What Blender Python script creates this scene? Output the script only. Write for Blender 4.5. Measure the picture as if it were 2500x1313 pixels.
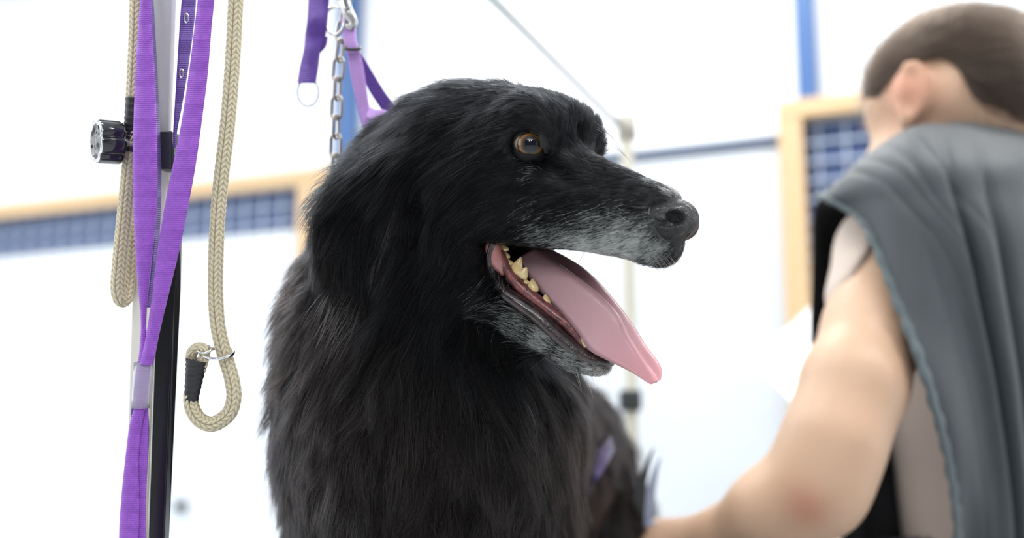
import bpy, bmesh, math, numpy as np
from mathutils import Vector, Matrix
from mathutils.kdtree import KDTree

# ------------------------------------------------------------------ camera, light, exposure
IMG_W, IMG_H, FPX = 2500.0, 1313.0, 2800.0
PITCH = math.radians(10.0)
CAM = np.array([0.0, 0.0, 1.10])
RGT = np.array([1.0, 0.0, 0.0])
FWD = np.array([0.0, math.cos(PITCH), math.sin(PITCH)])
UPV = np.array([0.0, -math.sin(PITCH), math.cos(PITCH)])
FURK = 1.0
DF = 0.750                                   # focus distance (near eye and muzzle)

scn = bpy.context.scene
for o in list(bpy.data.objects): bpy.data.objects.remove(o)
cd = bpy.data.cameras.new('camera'); cam = bpy.data.objects.new('camera', cd)
scn.collection.objects.link(cam); scn.camera = cam
cam.location = CAM; cam.rotation_euler = (math.radians(90) + PITCH, 0, 0)
cd.sensor_width = 36.0; cd.lens = FPX / IMG_W * 36.0; cd.clip_start = 0.02; cd.clip_end = 60
cd.dof.use_dof = True; cd.dof.focus_distance = DF; cd.dof.aperture_fstop = 3.1

scn.view_settings.view_transform = 'Standard'; scn.view_settings.look = 'None'
scn.view_settings.gamma = 1.0; scn.view_settings.exposure = 0.0
scn.view_settings.use_curve_mapping = False
scn.cycles.max_bounces = 8; scn.cycles.transparent_max_bounces = 8

wd = bpy.data.worlds.new('daylight'); scn.world = wd; wd.use_nodes = True
wd.node_tree.nodes['Background'].inputs[0].default_value = (0.90, 0.95, 1.0, 1)
wd.node_tree.nodes['Background'].inputs[1].default_value = 0.20

def area(name, loc, target, sx, sy, power, col=(1, 1, 1)):
    l = bpy.data.lights.new(name, 'AREA'); l.shape = 'RECTANGLE'; l.size = sx; l.size_y = sy
    l.energy = power; l.color = col
    o = bpy.data.objects.new(name, l); scn.collection.objects.link(o); o.location = loc
    o.rotation_euler = (Vector(target) - Vector(loc)).to_track_quat('-Z', 'Y').to_euler()
    return o
# ceiling strip lights of the salon and two added ones (their housings are built with the ceiling)
CEIL = 3.0
LAMPS = [(-1.6, 1.9, 20), (0.2, 2.3, 22), (1.6, 1.3, 24), (-0.9, 0.6, 18), (0.9, 0.3, 18), (-0.8, -2.2, 14), (0.5, -2.6, 14), (-2.4, 3.0, 20)]  # the two strips behind the camera are added for highlights in the eye
for i, (lx, ly, lw) in enumerate(LAMPS):
    area('ceiling_light_glow', (lx, ly, CEIL - 0.085), (lx, ly, 0), 1.15, 0.14, lw, (1.0, 0.99, 0.97))
# cool area light from the left; the wall there has no opening
area('left_cool_light', (-2.9, 0.6, 1.9), (0.0, 1.6, 1.2), 1.8, 1.6, 30, (0.90, 0.95, 1.0))

# unseen area lights behind the camera, added for the dog's eye highlights
area('eye_highlight_light', (-0.55, -2.9, 2.35), (0, .8, 1.3), .55, .38, 13, (0.94, 0.97, 1.0))
area('eye_highlight_light', (0.35, -2.9, 2.5), (0, .8, 1.3), .38, .38, 10, (1.0, 0.97, 0.95))

# ------------------------------------------------------------------ helpers
def W(px, py, d):
    """the point of the room seen at photo pixel (px,py) at depth d"""
    return CAM + RGT * (px - 1250) / FPX * d + UPV * (656.5 - py) / FPX * d + FWD * d
def PX(p):
    v = np.asarray(p) - CAM; d = v @ FWD
    return (1250 + (v @ RGT) / d * FPX, 656.5 - (v @ UPV) / d * FPX, d)
def nrm(v):
    v = np.asarray(v, float); return v / (np.linalg.norm(v, axis=-1, keepdims=True) + 1e-12)
def tag(o, label=None, cat=None, group=None, kind=None):
    if label: o['label'] = label
    if cat: o['category'] = cat
    if group: o['group'] = group
    if kind: o['kind'] = kind
    return o
def link(name, data, parent=None, mat=None, loc=None):
    o = bpy.data.objects.new(name, data); scn.collection.objects.link(o)
    if parent is not None:
        o.parent = parent; o.matrix_parent_inverse = Matrix.Translation(parent.location).inverted()
    if mat is not None and data is not None: data.materials.append(mat)
    return o
def empty(name, loc):
    o = bpy.data.objects.new(name, None); scn.collection.objects.link(o)
    o.location = tuple(float(x) for x in loc); o.empty_display_size = 0.05
    return o
def mesh(name, verts, faces, mat=None, parent=None, smooth=True):
    me = bpy.data.meshes.new(name)
    verts = np.asarray(verts, float)
    me.from_pydata(verts.tolist(), [], [tuple(int(i) for i in f) for f in faces]); me.validate(); me.update()
    if smooth: me.shade_smooth()
    return link(name, me, parent, mat)
def quadmesh(name, verts, quads, mat=None, parent=None):
    me = bpy.data.meshes.new(name); n = len(verts); q = np.asarray(quads, np.int32)
    me.vertices.add(n); me.vertices.foreach_set('co', np.asarray(verts, np.float32).ravel())
    me.loops.add(q.size); me.loops.foreach_set('vertex_index', q.ravel())
    me.polygons.add(len(q)); me.polygons.foreach_set('loop_start', np.arange(0, q.size, 4, dtype=np.int32))
    me.update(calc_edges=True); me.validate(); me.shade_smooth()
    return link(name, me, parent, mat)
def bevel(o, w=0.002, seg=2):
    m = o.modifiers.new('b', 'BEVEL'); m.width = w; m.segments = seg; m.limit_method = 'ANGLE'
    return o
def spline(pts, n):
    """Catmull-Rom through pts (any dimension), n samples"""
    P = np.asarray(pts, float); P = np.vstack([2*P[0]-P[1], P, 2*P[-1]-P[-2]])
    m = len(P) - 3; t = np.linspace(0, m - 1e-9, n); i = t.astype(int); u = (t - i)[:, None]
    a, b, c, d = P[i], P[i+1], P[i+2], P[i+3]
    return 0.5*((2*b) + (-a+c)*u + (2*a-5*b+4*c-d)*u**2 + (-a+3*b-3*c+d)*u**3)
def resample(C, step):
    s = np.r_[0, np.cumsum(np.linalg.norm(np.diff(C[:, :3], axis=0), axis=1))]
    n = max(3, int(s[-1] / step) + 1); q = np.linspace(0, s[-1], n)
    return np.stack([np.interp(q, s, C[:, k]) for k in range(C.shape[1])], 1), q
def frames(C, ref=None):
    T = nrm(np.gradient(C, axis=0)); N = np.zeros_like(T)
    r = np.array([0, -1.0, 0.05]) if ref is None else np.asarray(ref, float)
    v = r - T[0]*(r@T[0])
    if np.linalg.norm(v) < 1e-3: v = np.array([1.0, 0.1, 0]) - T[0]*T[0][0]
    N[0] = nrm(v)
    for i in range(1, len(T)):
        v = N[i-1] - T[i]*(N[i-1]@T[i]); N[i] = nrm(v)
    return T, N, np.cross(T, N)
def loft(rings, cap=True, closed=True):
    R = np.asarray(rings); m, n = R.shape[:2]; V = R.reshape(-1, 3); F = []
    for i in range(m-1):
        for j in range(n if closed else n-1):
            k = (j+1) % n; F.append((i*n+j, i*n+k, (i+1)*n+k, (i+1)*n+j))
    if cap and closed:
        F.append(tuple(range(n))[::-1]); F.append(tuple((m-1)*n+j for j in range(n)))
    return V, F
def tube(C, r, n=12, flat=1.0, ref=None, cap=True):
    """swept round/elliptic tube; r scalar or per-point"""
    C = np.asarray(C, float); T, N, B = frames(C, ref); r = np.broadcast_to(np.asarray(r, float), (len(C),))
    a = np.linspace(0, 2*np.pi, n, endpoint=False)
    R = C[:, None] + r[:, None, None]*(np.cos(a)[None, :, None]*N[:, None]*flat + np.sin(a)[None, :, None]*B[:, None])
    return loft(R, cap)
def join(parts):
    V, F, o = [], [], 0
    for v, f in parts:
        V.append(np.asarray(v)); F += [tuple(int(i)+o for i in q) for q in f]; o += len(v)
    return np.vstack(V), F
def boxvf(c, sx, sy, sz, ax=None):
    A = np.eye(3) if ax is None else np.asarray(ax)
    V = [np.asarray(c) + A[0]*sx*x/2 + A[1]*sy*y/2 + A[2]*sz*z/2 for x in (-1, 1) for y in (-1, 1) for z in (-1, 1)]
    return np.array(V), [(0, 1, 3, 2), (4, 6, 7, 5), (0, 4, 5, 1), (2, 3, 7, 6), (0, 2, 6, 4), (1, 5, 7, 3)]

# ---- implicit surfaces ------------------------------------------------------
class Field:
    def __init__(s, lo, hi, h):
        s.lo = np.asarray(lo, float); s.h = h; s.n = np.ceil((np.asarray(hi)-s.lo)/h).astype(int)+1
        s.D = np.full(s.n, 0.5, np.float32)
    def _slab(s, lo, hi):
        a = np.clip(np.floor((lo-s.lo)/s.h).astype(int), 0, s.n); b = np.clip(np.ceil((hi-s.lo)/s.h).astype(int)+1, 0, s.n)
        if np.any(b <= a): return None, None
        ax = [(s.lo[i]+s.h*np.arange(a[i], b[i])).astype(np.float32) for i in range(3)]
        return tuple(slice(a[i], b[i]) for i in range(3)), np.stack(np.meshgrid(*ax, indexing='ij'), -1)
    def _mix(s, sl, d, k, op):
        D = s.D[sl]
        if op == 'add':
            hh = np.maximum(k-np.abs(D-d), 0)/k if k > 0 else 0; s.D[sl] = np.minimum(D, d) - hh*hh*k*0.25
        elif op == 'sub':
            e = -d; hh = np.maximum(k-np.abs(D-e), 0)/k if k > 0 else 0; s.D[sl] = np.maximum(D, e) + hh*hh*k*0.25
    def cone(s, p1, r1, p2, r2, k=0.01, op='add', ax=None, sc=None):
        """round cone; ax (3x3 rows) and sc squash it along its own axes"""
        p1 = np.asarray(p1, float); p2 = np.asarray(p2, float); rm = max(r1, r2)
        g = max(sc) if sc is not None else 1.0
        m = rm*g + k + 2*s.h
        sl, P = s._slab(np.minimum(p1, p2)-m, np.maximum(p1, p2)+m)
        if sl is None: return
        if ax is not None:
            A = (np.asarray(ax).T / np.asarray(sc)).astype(np.float32)
            P = (P-p1.astype(np.float32)) @ A; b = (p2-p1) @ A; a = np.zeros(3)
            f = min(sc)
        else:
            P = P-p1.astype(np.float32); b = p2-p1; f = 1.0
        b = b.astype(np.float32); L = float(b@b)+1e-12
        t = np.clip((P@b)/L, 0, 1)
        d = (np.linalg.norm(P-t[..., None]*b, axis=-1) - (r1+(r2-r1)*t))*f
        s._mix(sl, d.astype(np.float32), k, op)
    def ell(s, c, rad, ax=None, k=0.01, op='add'):
        c = np.asarray(c, float); rad = np.asarray(rad, float); A = np.eye(3) if ax is None else np.asarray(ax)
        ext = np.sqrt(((A*rad[:, None])**2).sum(0)) + k + 2*s.h
        sl, P = s._slab(c-ext, c+ext)
        if sl is None: return
        Q = (P-c.astype(np.float32)) @ A.T.astype(np.float32)
        k0 = np.linalg.norm(Q/rad.astype(np.float32), axis=-1); k1 = np.linalg.norm(Q/(rad**2).astype(np.float32), axis=-1)+1e-9
        s._mix(sl, (k0*(k0-1)/k1).astype(np.float32), k, op)
    def planes(s, lo, hi, pls, k, kk, op='sub'):
        """convex region: intersection of half spaces (point, outward normal)"""
        sl, P = s._slab(np.asarray(lo), np.asarray(hi))
        d = None
        for q, n in pls:
            e = (P-np.asarray(q, np.float32)) @ np.asarray(n, np.float32)
            if d is None: d = e
            else:
                hh = np.maximum(kk-np.abs(d-e), 0)/kk; d = np.maximum(d, e)+hh*hh*kk*0.25
        s._mix(sl, d.astype(np.float32), k, op)
    def at(s, P):
        q = (P-s.lo)/s.h; i = np.clip(np.floor(q).astype(int), 0, s.n-2); f = np.clip(q-i, 0, 1)
        D = s.D; x, y, z = i.T; fx, fy, fz = f.T
        c = lambda a, b, c_: D[x+a, y+b, z+c_]
        return (((c(0,0,0)*(1-fx)+c(1,0,0)*fx)*(1-fy)+(c(0,1,0)*(1-fx)+c(1,1,0)*fx)*fy)*(1-fz)
              + ((c(0,0,1)*(1-fx)+c(1,0,1)*fx)*(1-fy)+(c(0,1,1)*(1-fx)+c(1,1,1)*fx)*fy)*fz)
    def grad(s, P):
        e = s.h; g = np.stack([s.at(P+np.eye(3)[i]*e)-s.at(P-np.eye(3)[i]*e) for i in range(3)], 1)
        return nrm(g)
    def smooth(s, n=1):
        for _ in range(n):
            for a in range(3):
                D = s.D; E = D.copy(); sl = [slice(None)]*3
                i, j, k = list(sl), list(sl), list(sl); i[a] = slice(1, -1); j[a] = slice(0, -2); k[a] = slice(2, None)
                E[tuple(i)] = 0.5*D[tuple(i)]+0.25*D[tuple(j)]+0.25*D[tuple(k)]; s.D = E
    def polygonise(s):
        D = s.D; ins = D < 0
        c = np.zeros(np.array(D.shape)-1, np.int8)
        for dx in (0, 1):
            for dy in (0, 1):
                for dz in (0, 1):
                    c += ins[dx:D.shape[0]-1+dx, dy:D.shape[1]-1+dy, dz:D.shape[2]-1+dz]
        act = (c > 0) & (c < 8); ids = np.argwhere(act); idx = np.full(act.shape, -1, np.int32); idx[act] = np.arange(len(ids))
        acc = np.zeros((len(ids), 3)); cnt = np.zeros(len(ids))
        co = [(a, b, c_) for a in (0, 1) for b in (0, 1) for c_ in (0, 1)]
        for p in co:
            for ax in range(3):
                if p[ax]: continue
                q = list(p); q[ax] = 1
                d0 = D[ids[:, 0]+p[0], ids[:, 1]+p[1], ids[:, 2]+p[2]]; d1 = D[ids[:, 0]+q[0], ids[:, 1]+q[1], ids[:, 2]+q[2]]
                m = (d0 < 0) != (d1 < 0); t = np.where(m, d0/(d0-d1+1e-20), 0)
                v = np.tile(np.array(p, float), (len(ids), 1)); v[:, ax] += t
                acc[m] += v[m]; cnt[m] += 1
        V = s.lo + s.h*(ids + acc/cnt[:, None])
        Q = []
        for ax in range(3):
            u, w = (ax+1) % 3, (ax+2) % 3
            a = [slice(None)]*3; b = [slice(None)]*3; a[ax] = slice(0, -1); b[ax] = slice(1, None)
            A, B = ins[tuple(a)], ins[tuple(b)]; E = np.argwhere(A != B)
            E = E[(E[:, u] > 0) & (E[:, w] > 0) & (E[:, u] < D.shape[u]-1) & (E[:, w] < D.shape[w]-1)]
            fl = A[E[:, 0], E[:, 1], E[:, 2]]
            def cell(du, dw):
                e = E.copy(); e[:, u] -= du; e[:, w] -= dw; return idx[e[:, 0], e[:, 1], e[:, 2]]
            q = np.stack([cell(1, 1), cell(0, 1), cell(0, 0), cell(1, 0)], 1)
            q[~fl] = q[~fl][:, ::-1]; Q.append(q)
        return V, np.vstack(Q)

def trace(f, px, py):
    """where the ray through a pixel first meets the surface of a field"""
    d = nrm(W(px, py, 1.0)-CAM); t = np.arange(.4, 2.2, .0008); P = CAM+d*t[:, None]
    ok = np.all((P > f.lo) & (P < f.lo+f.h*(f.n-1)), axis=1); v = np.where(ok, f.at(np.clip(P, f.lo, f.lo+f.h*(f.n-1.001))), 1)
    i = np.argmax(v < 0); return P[i] if v[i] < 0 else None
# ---- materials --------------------------------------------------------------
def mat(name, col=(.8, .8, .8), rough=0.5, metal=0.0, spec=0.5, coat=0.0, sss=0.0, sssr=(1, .3, .2), sscale=0.005, trans=0.0, bump=None, var=None, sheen=0.0, emit=0.0):
    """bump=(scale, strength, kind)   var=(scale, second colour, amount)"""
    m = bpy.data.materials.new(name); m.use_nodes = True; nt = m.node_tree; b = nt.nodes['Principled BSDF']
    b.inputs['Base Color'].default_value = (*col, 1); b.inputs['Roughness'].default_value = rough
    b.inputs['Metallic'].default_value = metal; b.inputs['Specular IOR Level'].default_value = spec
    b.inputs['Coat Weight'].default_value = coat; b.inputs['Coat Roughness'].default_value = 0.08
    b.inputs['Sheen Weight'].default_value = sheen
    if sss: b.inputs['Subsurface Weight'].default_value = sss; b.inputs['Subsurface Radius'].default_value = sssr; b.inputs['Subsurface Scale'].default_value = sscale
    if trans: b.inputs['Transmission Weight'].default_value = trans
    if emit: b.inputs['Emission Color'].default_value = (*col, 1); b.inputs['Emission Strength'].default_value = emit
    tc = nt.nodes.new('ShaderNodeTexCoord')
    if var:
        n = nt.nodes.new('ShaderNodeTexNoise'); n.inputs['Scale'].default_value = var[0]; n.inputs['Detail'].default_value = 5
        nt.links.new(tc.outputs['Object'], n.inputs['Vector'])
        r = nt.nodes.new('ShaderNodeMapRange'); r.inputs[1].default_value = 0.5-0.25; r.inputs[2].default_value = 0.75; r.inputs[4].default_value = var[2]
        nt.links.new(n.outputs['Fac'], r.inputs[0])
        x = nt.nodes.new('ShaderNodeMix'); x.data_type = 'RGBA'; x.inputs[6].default_value = (*col, 1); x.inputs[7].default_value = (*var[1], 1)
        nt.links.new(r.outputs[0], x.inputs[0]); nt.links.new(x.outputs[2], b.inputs['Base Color'])
    if bump:
        if bump[2] == 'voronoi': n = nt.nodes.new('ShaderNodeTexVoronoi'); out = 'Distance'
        else: n = nt.nodes.new('ShaderNodeTexNoise'); out = 'Fac'; n.inputs['Detail'].default_value = 4
        n.inputs['Scale'].default_value = bump[0]; nt.links.new(tc.outputs['Object'], n.inputs['Vector'])
        bp = nt.nodes.new('ShaderNodeBump'); bp.inputs['Strength'].default_value = bump[1]; bp.inputs['Distance'].default_value = 0.001
        nt.links.new(n.outputs[out], bp.inputs['Height']); nt.links.new(bp.outputs[0], b.inputs['Normal'])
    return m
def node(m, kind): return m.node_tree.nodes.new(kind)
# ------------------------------------------------------------------ the room
WA = math.radians(22.5); WP = np.array([0.0, 3.3, 0.0]); WD = np.array([math.cos(WA), -math.sin(WA), 0]); WN = np.array([-math.sin(WA), -math.cos(WA), 0])
def WS(px, py, off=0.0):
    """pixel -> (s along the back wall, height)"""
    d = W(px, py, 1.0)-CAM; t = ((WP+WN*off-CAM)@WN)/(d@WN); p = CAM+d*t; return float((p-WP)@WD), float(p[2])
def wbox(s0, s1, z0, z1, off, th):
    c = WP + WD*(s0+s1)/2 + WN*(off+th/2); c = c + np.array([0, 0, (z0+z1)/2])
    return boxvf(c, abs(s1-s0), th, abs(z1-z0), np.stack([WD, WN, [0, 0, 1.0]]))
def struct(name, vf, m, bv=0):
    o = mesh(name, vf[0], vf[1], m, None, smooth=False); o['kind'] = 'structure'
    if bv: bevel(o, bv)
    return o
white = mat('white_wall_paint', (.88, .90, .92), .65, bump=(60, .15, 'noise'))
panelw = mat('white_laminate', (.70, .74, .79), .45, var=(3, (.66, .71, .77), .7))
wood = mat('pale_wood', (.60, .43, .25), .5)
def grain(m, c2=(.62, .36, .14)):
    nt = m.node_tree; b = nt.nodes['Principled BSDF']; tc = node(m, 'ShaderNodeTexCoord'); mp = node(m, 'ShaderNodeMapping'); mp.inputs['Scale'].default_value = (3, 3, 40)
    n = node(m, 'ShaderNodeTexNoise'); n.inputs['Scale'].default_value = 3; x = node(m, 'ShaderNodeMix'); x.data_type = 'RGBA'
    x.inputs[6].default_value = b.inputs['Base Color'].default_value; x.inputs[7].default_value = (*c2, 1)
    nt.links.new(tc.outputs['Object'], mp.inputs[0]); nt.links.new(mp.outputs[0], n.inputs['Vector']); nt.links.new(n.outputs['Fac'], x.inputs[0]); nt.links.new(x.outputs[2], b.inputs['Base Color'])
grain(wood, (.54, .37, .20))
bluep = mat('blue_paint', (.040, .115, .30), .4)
bluedk = mat('blue_board', (.026, .056, .160), .55)
wire = mat('pale_blue_wire', (.36, .43, .56), .4)
navy = mat('slate_blue_strip', (.050, .080, .145), .5)
darkp = mat('black_plastic', (.022, .026, .030), .35)
floorm = mat('grey_vinyl_floor', (.62, .64, .66), .4, var=(4, (.55, .57, .60), .8))
# floor, ceiling and walls
struct('floor', boxvf((0, .6, -.03), 9, 8.6, .06), floorm)
struct('ceiling', boxvf((0, .6, CEIL+.03), 9, 8.6, .06), white)
struct('wall_back', wbox(-4.3, 3.6, 0, CEIL, -.12, .12), white)
struct('wall_left', boxvf((-3.6, .9, CEIL/2), .1, 8.0, CEIL), white)
struct('wall_right', boxvf((3.3, -.3, CEIL/2), .1, 5.0, CEIL), white)
# wooden frame with the blue wire mesh, left
def zz(px, py, off=0.0): return WS(px, py, off)[1]
zr1 = (zz(0, 518)+zz(780, 413))/2; zr0 = (zz(0, 550)+zz(740, 455))/2; zm0 = (zz(0, 634)+zz(740, 560))/2
sA, sB = WS(-420, 500)[0], WS(885, 420)[0]; sC, sD = WS(750, 450)[0], WS(815, 450)[0]
struct('trim_1', wbox(sA, sB, zr0, zr1, .0, .06), wood, .004)
struct('trim_2', wbox(sC, sD, .0, zr0, .0, .06), wood, .004)
def wires(s0, s1, z0, z1, off, ps, pz, t=.004):
    P = [wbox(a-t/2, a+t/2, z0, z1, off, t) for a in np.arange(s0+ps/2, s1, ps)] + [wbox(s0, s1, a-t/2, a+t/2, off+t, t) for a in np.arange(z0+pz/2, z1, pz)]
    return join(P)
def meshpanel(name, s0, s1, z0, z1, label):
    r_ = empty(name, WP+WD*(s0+s1)/2+np.array([0, 0, z0])+WN*.01); tag(r_, label, 'wire mesh panel')
    v, f = wbox(s0, s1, z0, z1, .0, .012); mesh('backing_board', v, f, bluedk, r_, False)
    v, f = wires(s0, s1, z0, z1, .014, .070, .052, .0075); mesh('wire_grid', v, f, wire, r_, False)
    return r_
meshpanel('wire_mesh_panel', sA, sC, zm0, zr0, 'long low strip of blue wire mesh below the wooden rail, behind the hanging leashes')
# white doors below the mesh
dlo = struct('door_1', wbox(sA, sC-.003, .04, zm0-.004, .0, .035), panelw, .004)
h_ = WS(445, 1235, .04); v, f = wbox(h_[0]-.014, h_[0]+.014, h_[1]-.016, h_[1]+.016, .035, .03); hd = mesh('door_handle', v, f, darkp, dlo); bevel(hd, .005)
# wooden frame right with mesh, standing further right behind the groomer
s0, s1 = WS(1908, 300)[0], WS(1966, 300)[0]; s2 = WS(2800, 300)[0]
zt1 = zz(1930, 262); zt0 = zz(1930, 306)
struct('trim_3', wbox(s0, s2, zt0, zt1, .0, .07), wood, .004)
struct('trim_4', wbox(s0, s1, .0, zt0, .0, .07), wood, .004)
meshpanel('wire_mesh_panel', s1, s2-.1, zz(1990, 1250), zt0, 'blue wire mesh filling the tall wooden frame behind the bent person')
# blue posts between the frames and the ceiling
for nm_, (a, b, z0, lb) in {'blue_post': (845, 886, zr1, 'upright blue painted post rising behind the hanging chain'), 'blue_post.001': (1951, 1998, zt1, 'upright blue painted post rising from the wooden frame near the person')}.items():
    x0, x1 = WS(a, 150)[0], WS(b, 150)[0]; v, f = wbox(x0, x1, z0, CEIL-.01, .01, .05)
    o = mesh('blue_post', v, f, bluep, None, False); bevel(o, .003); tag(o, lb, 'post')
# slate-blue rail and the panel under it
zl = (zz(1560, 388)+zz(1900, 349))/2
sE = WS(1000, 400)[0]; v, f = wbox(sE, s0, zl-.010, zl+.012, .0, .045); o = mesh('trim_5', v, f, navy, None, False); o['kind'] = 'structure'
struct('door_2', wbox(sE, s0-.003, .04, zl-.012, .0, .03), mat('pale_grey_laminate', (.60, .635, .675), .45, var=(2.5, (.55, .59, .635), .8)), .004)
# white board leaning on the frame low behind the person
wb = mat('white_board', (.92, .93, .95), .4)
q0, q1, q2, q3 = W(1995, 738, 2.56), W(1842, 885, 2.50), W(1960, 1010, 2.40), W(2260, 960, 2.44)
n_ = nrm(np.cross(q1-q0, q3-q0)); V4 = [q0, q1, q2, q3, q0+n_*.012, q1+n_*.012, q2+n_*.012, q3+n_*.012]
bd = boxvf((0, 0, 0), 1, 1, 1)
cb = empty('display_board', ((q0+q2)/2*[1, 1, 0])); tag(cb, 'plain white board tilted on a stand behind the person\'s raised arm', 'board')
mesh('panel', V4, [(0, 1, 2, 3), (7, 6, 5, 4), (0, 4, 5, 1), (1, 5, 6, 2), (2, 6, 7, 3), (3, 7, 4, 0)], wb, cb, False)
v, f = tube(np.array([(q1+q3)/2+[0, .03, 0], ((q1+q3)/2+[0, .08, 0])*[1, 1, 0]+[0, 0, .01]]), .015, 10); mesh('stand_leg', v, f, wb, cb)
v, f = boxvf(((q1+q3)/2+[0, .08, 0])*[1, 1, 0]+[0, 0, .01], .3, .3, .02); mesh('base', v, f, wb, cb, False)
# ceiling lamps
housing = mat('lamp_housing', (.85, .85, .85), .4)
glow = mat('lamp_tube', (1, .99, .97), .5, emit=9.0)
WHERE = ['over the left end of the wire mesh', 'nearest the middle of the back wall', 'over the bent person', 'over the front left corner of the grooming table', 'over the front right side of the dog', 'added behind the camera on the left for eye highlights', 'added behind the camera on the right for eye highlights', 'in the far left corner of the room']
for i, (lx, ly, lw) in enumerate(LAMPS):
    r_ = empty('ceiling_light', (lx, ly, CEIL)); tag(r_, 'white strip light under the ceiling, '+WHERE[i], 'ceiling light', 'strip lights on the ceiling')
    v, f = boxvf((lx, ly, CEIL-.03), 1.25, .2, .055); o = mesh('housing', v, f, housing, r_, False); bevel(o, .006)
    v, f = boxvf((lx, ly, CEIL-.065), 1.15, .12, .018); o = mesh('diffuser', v, f, glow, r_, False)
# a second grooming post in the background, with its stay cable
cream = mat('cream_enamel', (.37, .36, .30), .35)
cable = mat('grey_steel_cable', (.10, .13, .14), .45)
g0 = W(1530, 300, 1.98); bp = empty('grooming_post', (g0[0], g0[1], 0)); tag(bp, 'slim cream grooming post with dark clamp standing behind the dog\'s muzzle', 'post')
v, f = tube(np.array([[g0[0], g0[1], g0[2]], [g0[0]-.004, g0[1], .03]]), .0115, 14); mesh('pole', v, f, cream, bp)
v, f = tube(np.array([g0+[0, 0, -.03], g0+[0, 0, .012], g0+[0, 0, .016]]), [.017, .017, .008], 14); mesh('top_fitting', v, f, mat('dull_fitting', (.45, .43, .38), .4, metal=.4), bp)
k_ = W(1527, 985, 1.98); k_[0] = g0[0]-.003; k_[1] = g0[1]; v, f = boxvf(k_, .036, .036, .034); o = mesh('clamp', v, f, darkp, bp, False); bevel(o, .004)
v, f = tube(np.array([[g0[0], g0[1], 0.0], [g0[0], g0[1], .03], [g0[0], g0[1], .035]]), [.14, .14, .12], 32); mesh('base', v, f, darkp, bp)
c1, c0 = W(1522, 318, 1.98), W(1196, -8, 1.72); c9 = c0+(c0-c1)*.9
v, f = tube(np.array([c1, c9]), .0050, 10); mesh('stay_cable', v, f, cable, bp)
# ------------------------------------------------------------------ the dog
# head frame: f forward, u up, r towards the dog's right side (the side seen)
_t = math.radians(33); _p = math.radians(8)
def cam2w(v): return RGT*v[0] + FWD*v[1] + UPV*v[2]
hf = nrm(cam2w((math.cos(_t)*math.cos(_p), -math.sin(_t)*math.cos(_p), -math.sin(_p))))
hr = nrm(cam2w((-math.sin(_t), -math.cos(_t), 0.0))); hu = nrm(np.cross(hr, hf)); hr = np.cross(hf, hu)
HAX = np.stack([hf, hu, hr])
EYE = W(1284, 352, 0.742)
HO = EYE - hr*0.036 - hf*0.004
def H(a, b, c): return HO + (hf*a + hu*b + hr*c)*0.01            # centimetres in the head frame
def HL(p): return ((np.asarray(p)-HO) @ HAX.T)*100
def Hp(px, py, c):
    """point seen at a pixel that lies c cm to the dog's right of its head's midplane"""
    d0 = W(px, py, 1.0)-CAM; t = (c*0.01 - (CAM-HO)@hr)/(d0@hr); return CAM + d0*t
def mir(p): q = HL(p); return H(q[0], q[1], -q[2])

DOG_LO, DOG_HI = np.array([-0.26, 0.56, 0.60]), np.array([0.32, 1.60, 1.50])
F = Field(DOG_LO, DOG_HI, 0.0032)
TABLE_Z = 0.62
def hell(a, b, c, ra, rb, rc, k=0.012, op='add', rot=0, both=False):
    for sg in ((1, -1) if both else (1,)):
        ax = HAX
        if rot:
            q = math.radians(rot); ax = np.stack([hf*math.cos(q)+hu*math.sin(q), hu*math.cos(q)-hf*math.sin(q), hr])
        F.ell(H(a, b, c*sg), (ra*.01, rb*.01, rc*.01), ax, k, op)
def hcone(p, r1, q, r2, k=0.01, both=False, sc=None, op='add'):
    for sg in ((1, -1) if both else (1,)):
        F.cone(H(p[0], p[1], p[2]*sg), r1*.01, H(q[0], q[1], q[2]*sg), r2*.01, k, op, HAX if sc else None, sc)
# trunk, neck and legs
def bod(p, r1, q, r2, k=0.05, sc=None, ax=None): F.cone(p, r1, q, r2, k, 'add', ax, sc)
neck0 = H(-9.5, -5.0, 0)
chest = W(1055, 1010, 0.865); shoul = W(1065, 1250, 0.885)
wither = W(1085, 800, 1.04); loin = W(1300, 1010, 1.28); rump = W(1350, 1045, 1.33)
bod(neck0, 0.064, W(1025, 800, 0.865), 0.075, 0.04)
bod(W(1025, 800, 0.865), 0.075, chest, 0.097, 0.05)
bod(W(950, 760, 0.89), 0.061, W(950, 1000, 0.90), 0.062, 0.05)
bod(chest, 0.097, shoul, 0.101, 0.05)
bod(W(942, 960, 0.905), 0.060, W(932, 1260, 0.91), 0.057, 0.05)
bod(W(1200, 1010, 0.905), 0.054, W(1200, 1260, 0.91), 0.056, 0.04)
bod(wither, 0.088, W(1130, 1010, 1.1), 0.105, 0.05)
bod(W(1130, 1080, 1.08), 0.112, W(1235, 1120, 1.2), 0.095, 0.04)
bod(W(1235, 1120, 1.2), 0.095, rump + np.array([0, 0, -0.02]), 0.080, 0.05)
def leg(pts, k=0.03):
    for (p, r), (q, s) in zip(pts[:-1], pts[1:]): bod(np.array(p), r, np.array(q), s, k)
chx, chy = W(860, 1250, 0.99)[0], 1.0
chx2 = W(1210, 1250, 1.0)[0]
fz = TABLE_Z
for x in (chx+0.012, chx2-0.005):
    leg([((x, .955, 1.02), .055), ((x+.005, .985, .90), .040), ((x+.004, .975, .78), .026), ((x+.004, .97, fz+.055), .023), ((x+.004, .955, fz+.03), .026)])
    for dx in (-.017, -.006, .006, .017): bod(np.array((x+.004+dx, .950, fz+.024)), .0155, np.array((x+.004+dx*1.3, .927, fz+.0145)), .012, 0.008)
rx, ry = rump[0], rump[1]
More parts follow.
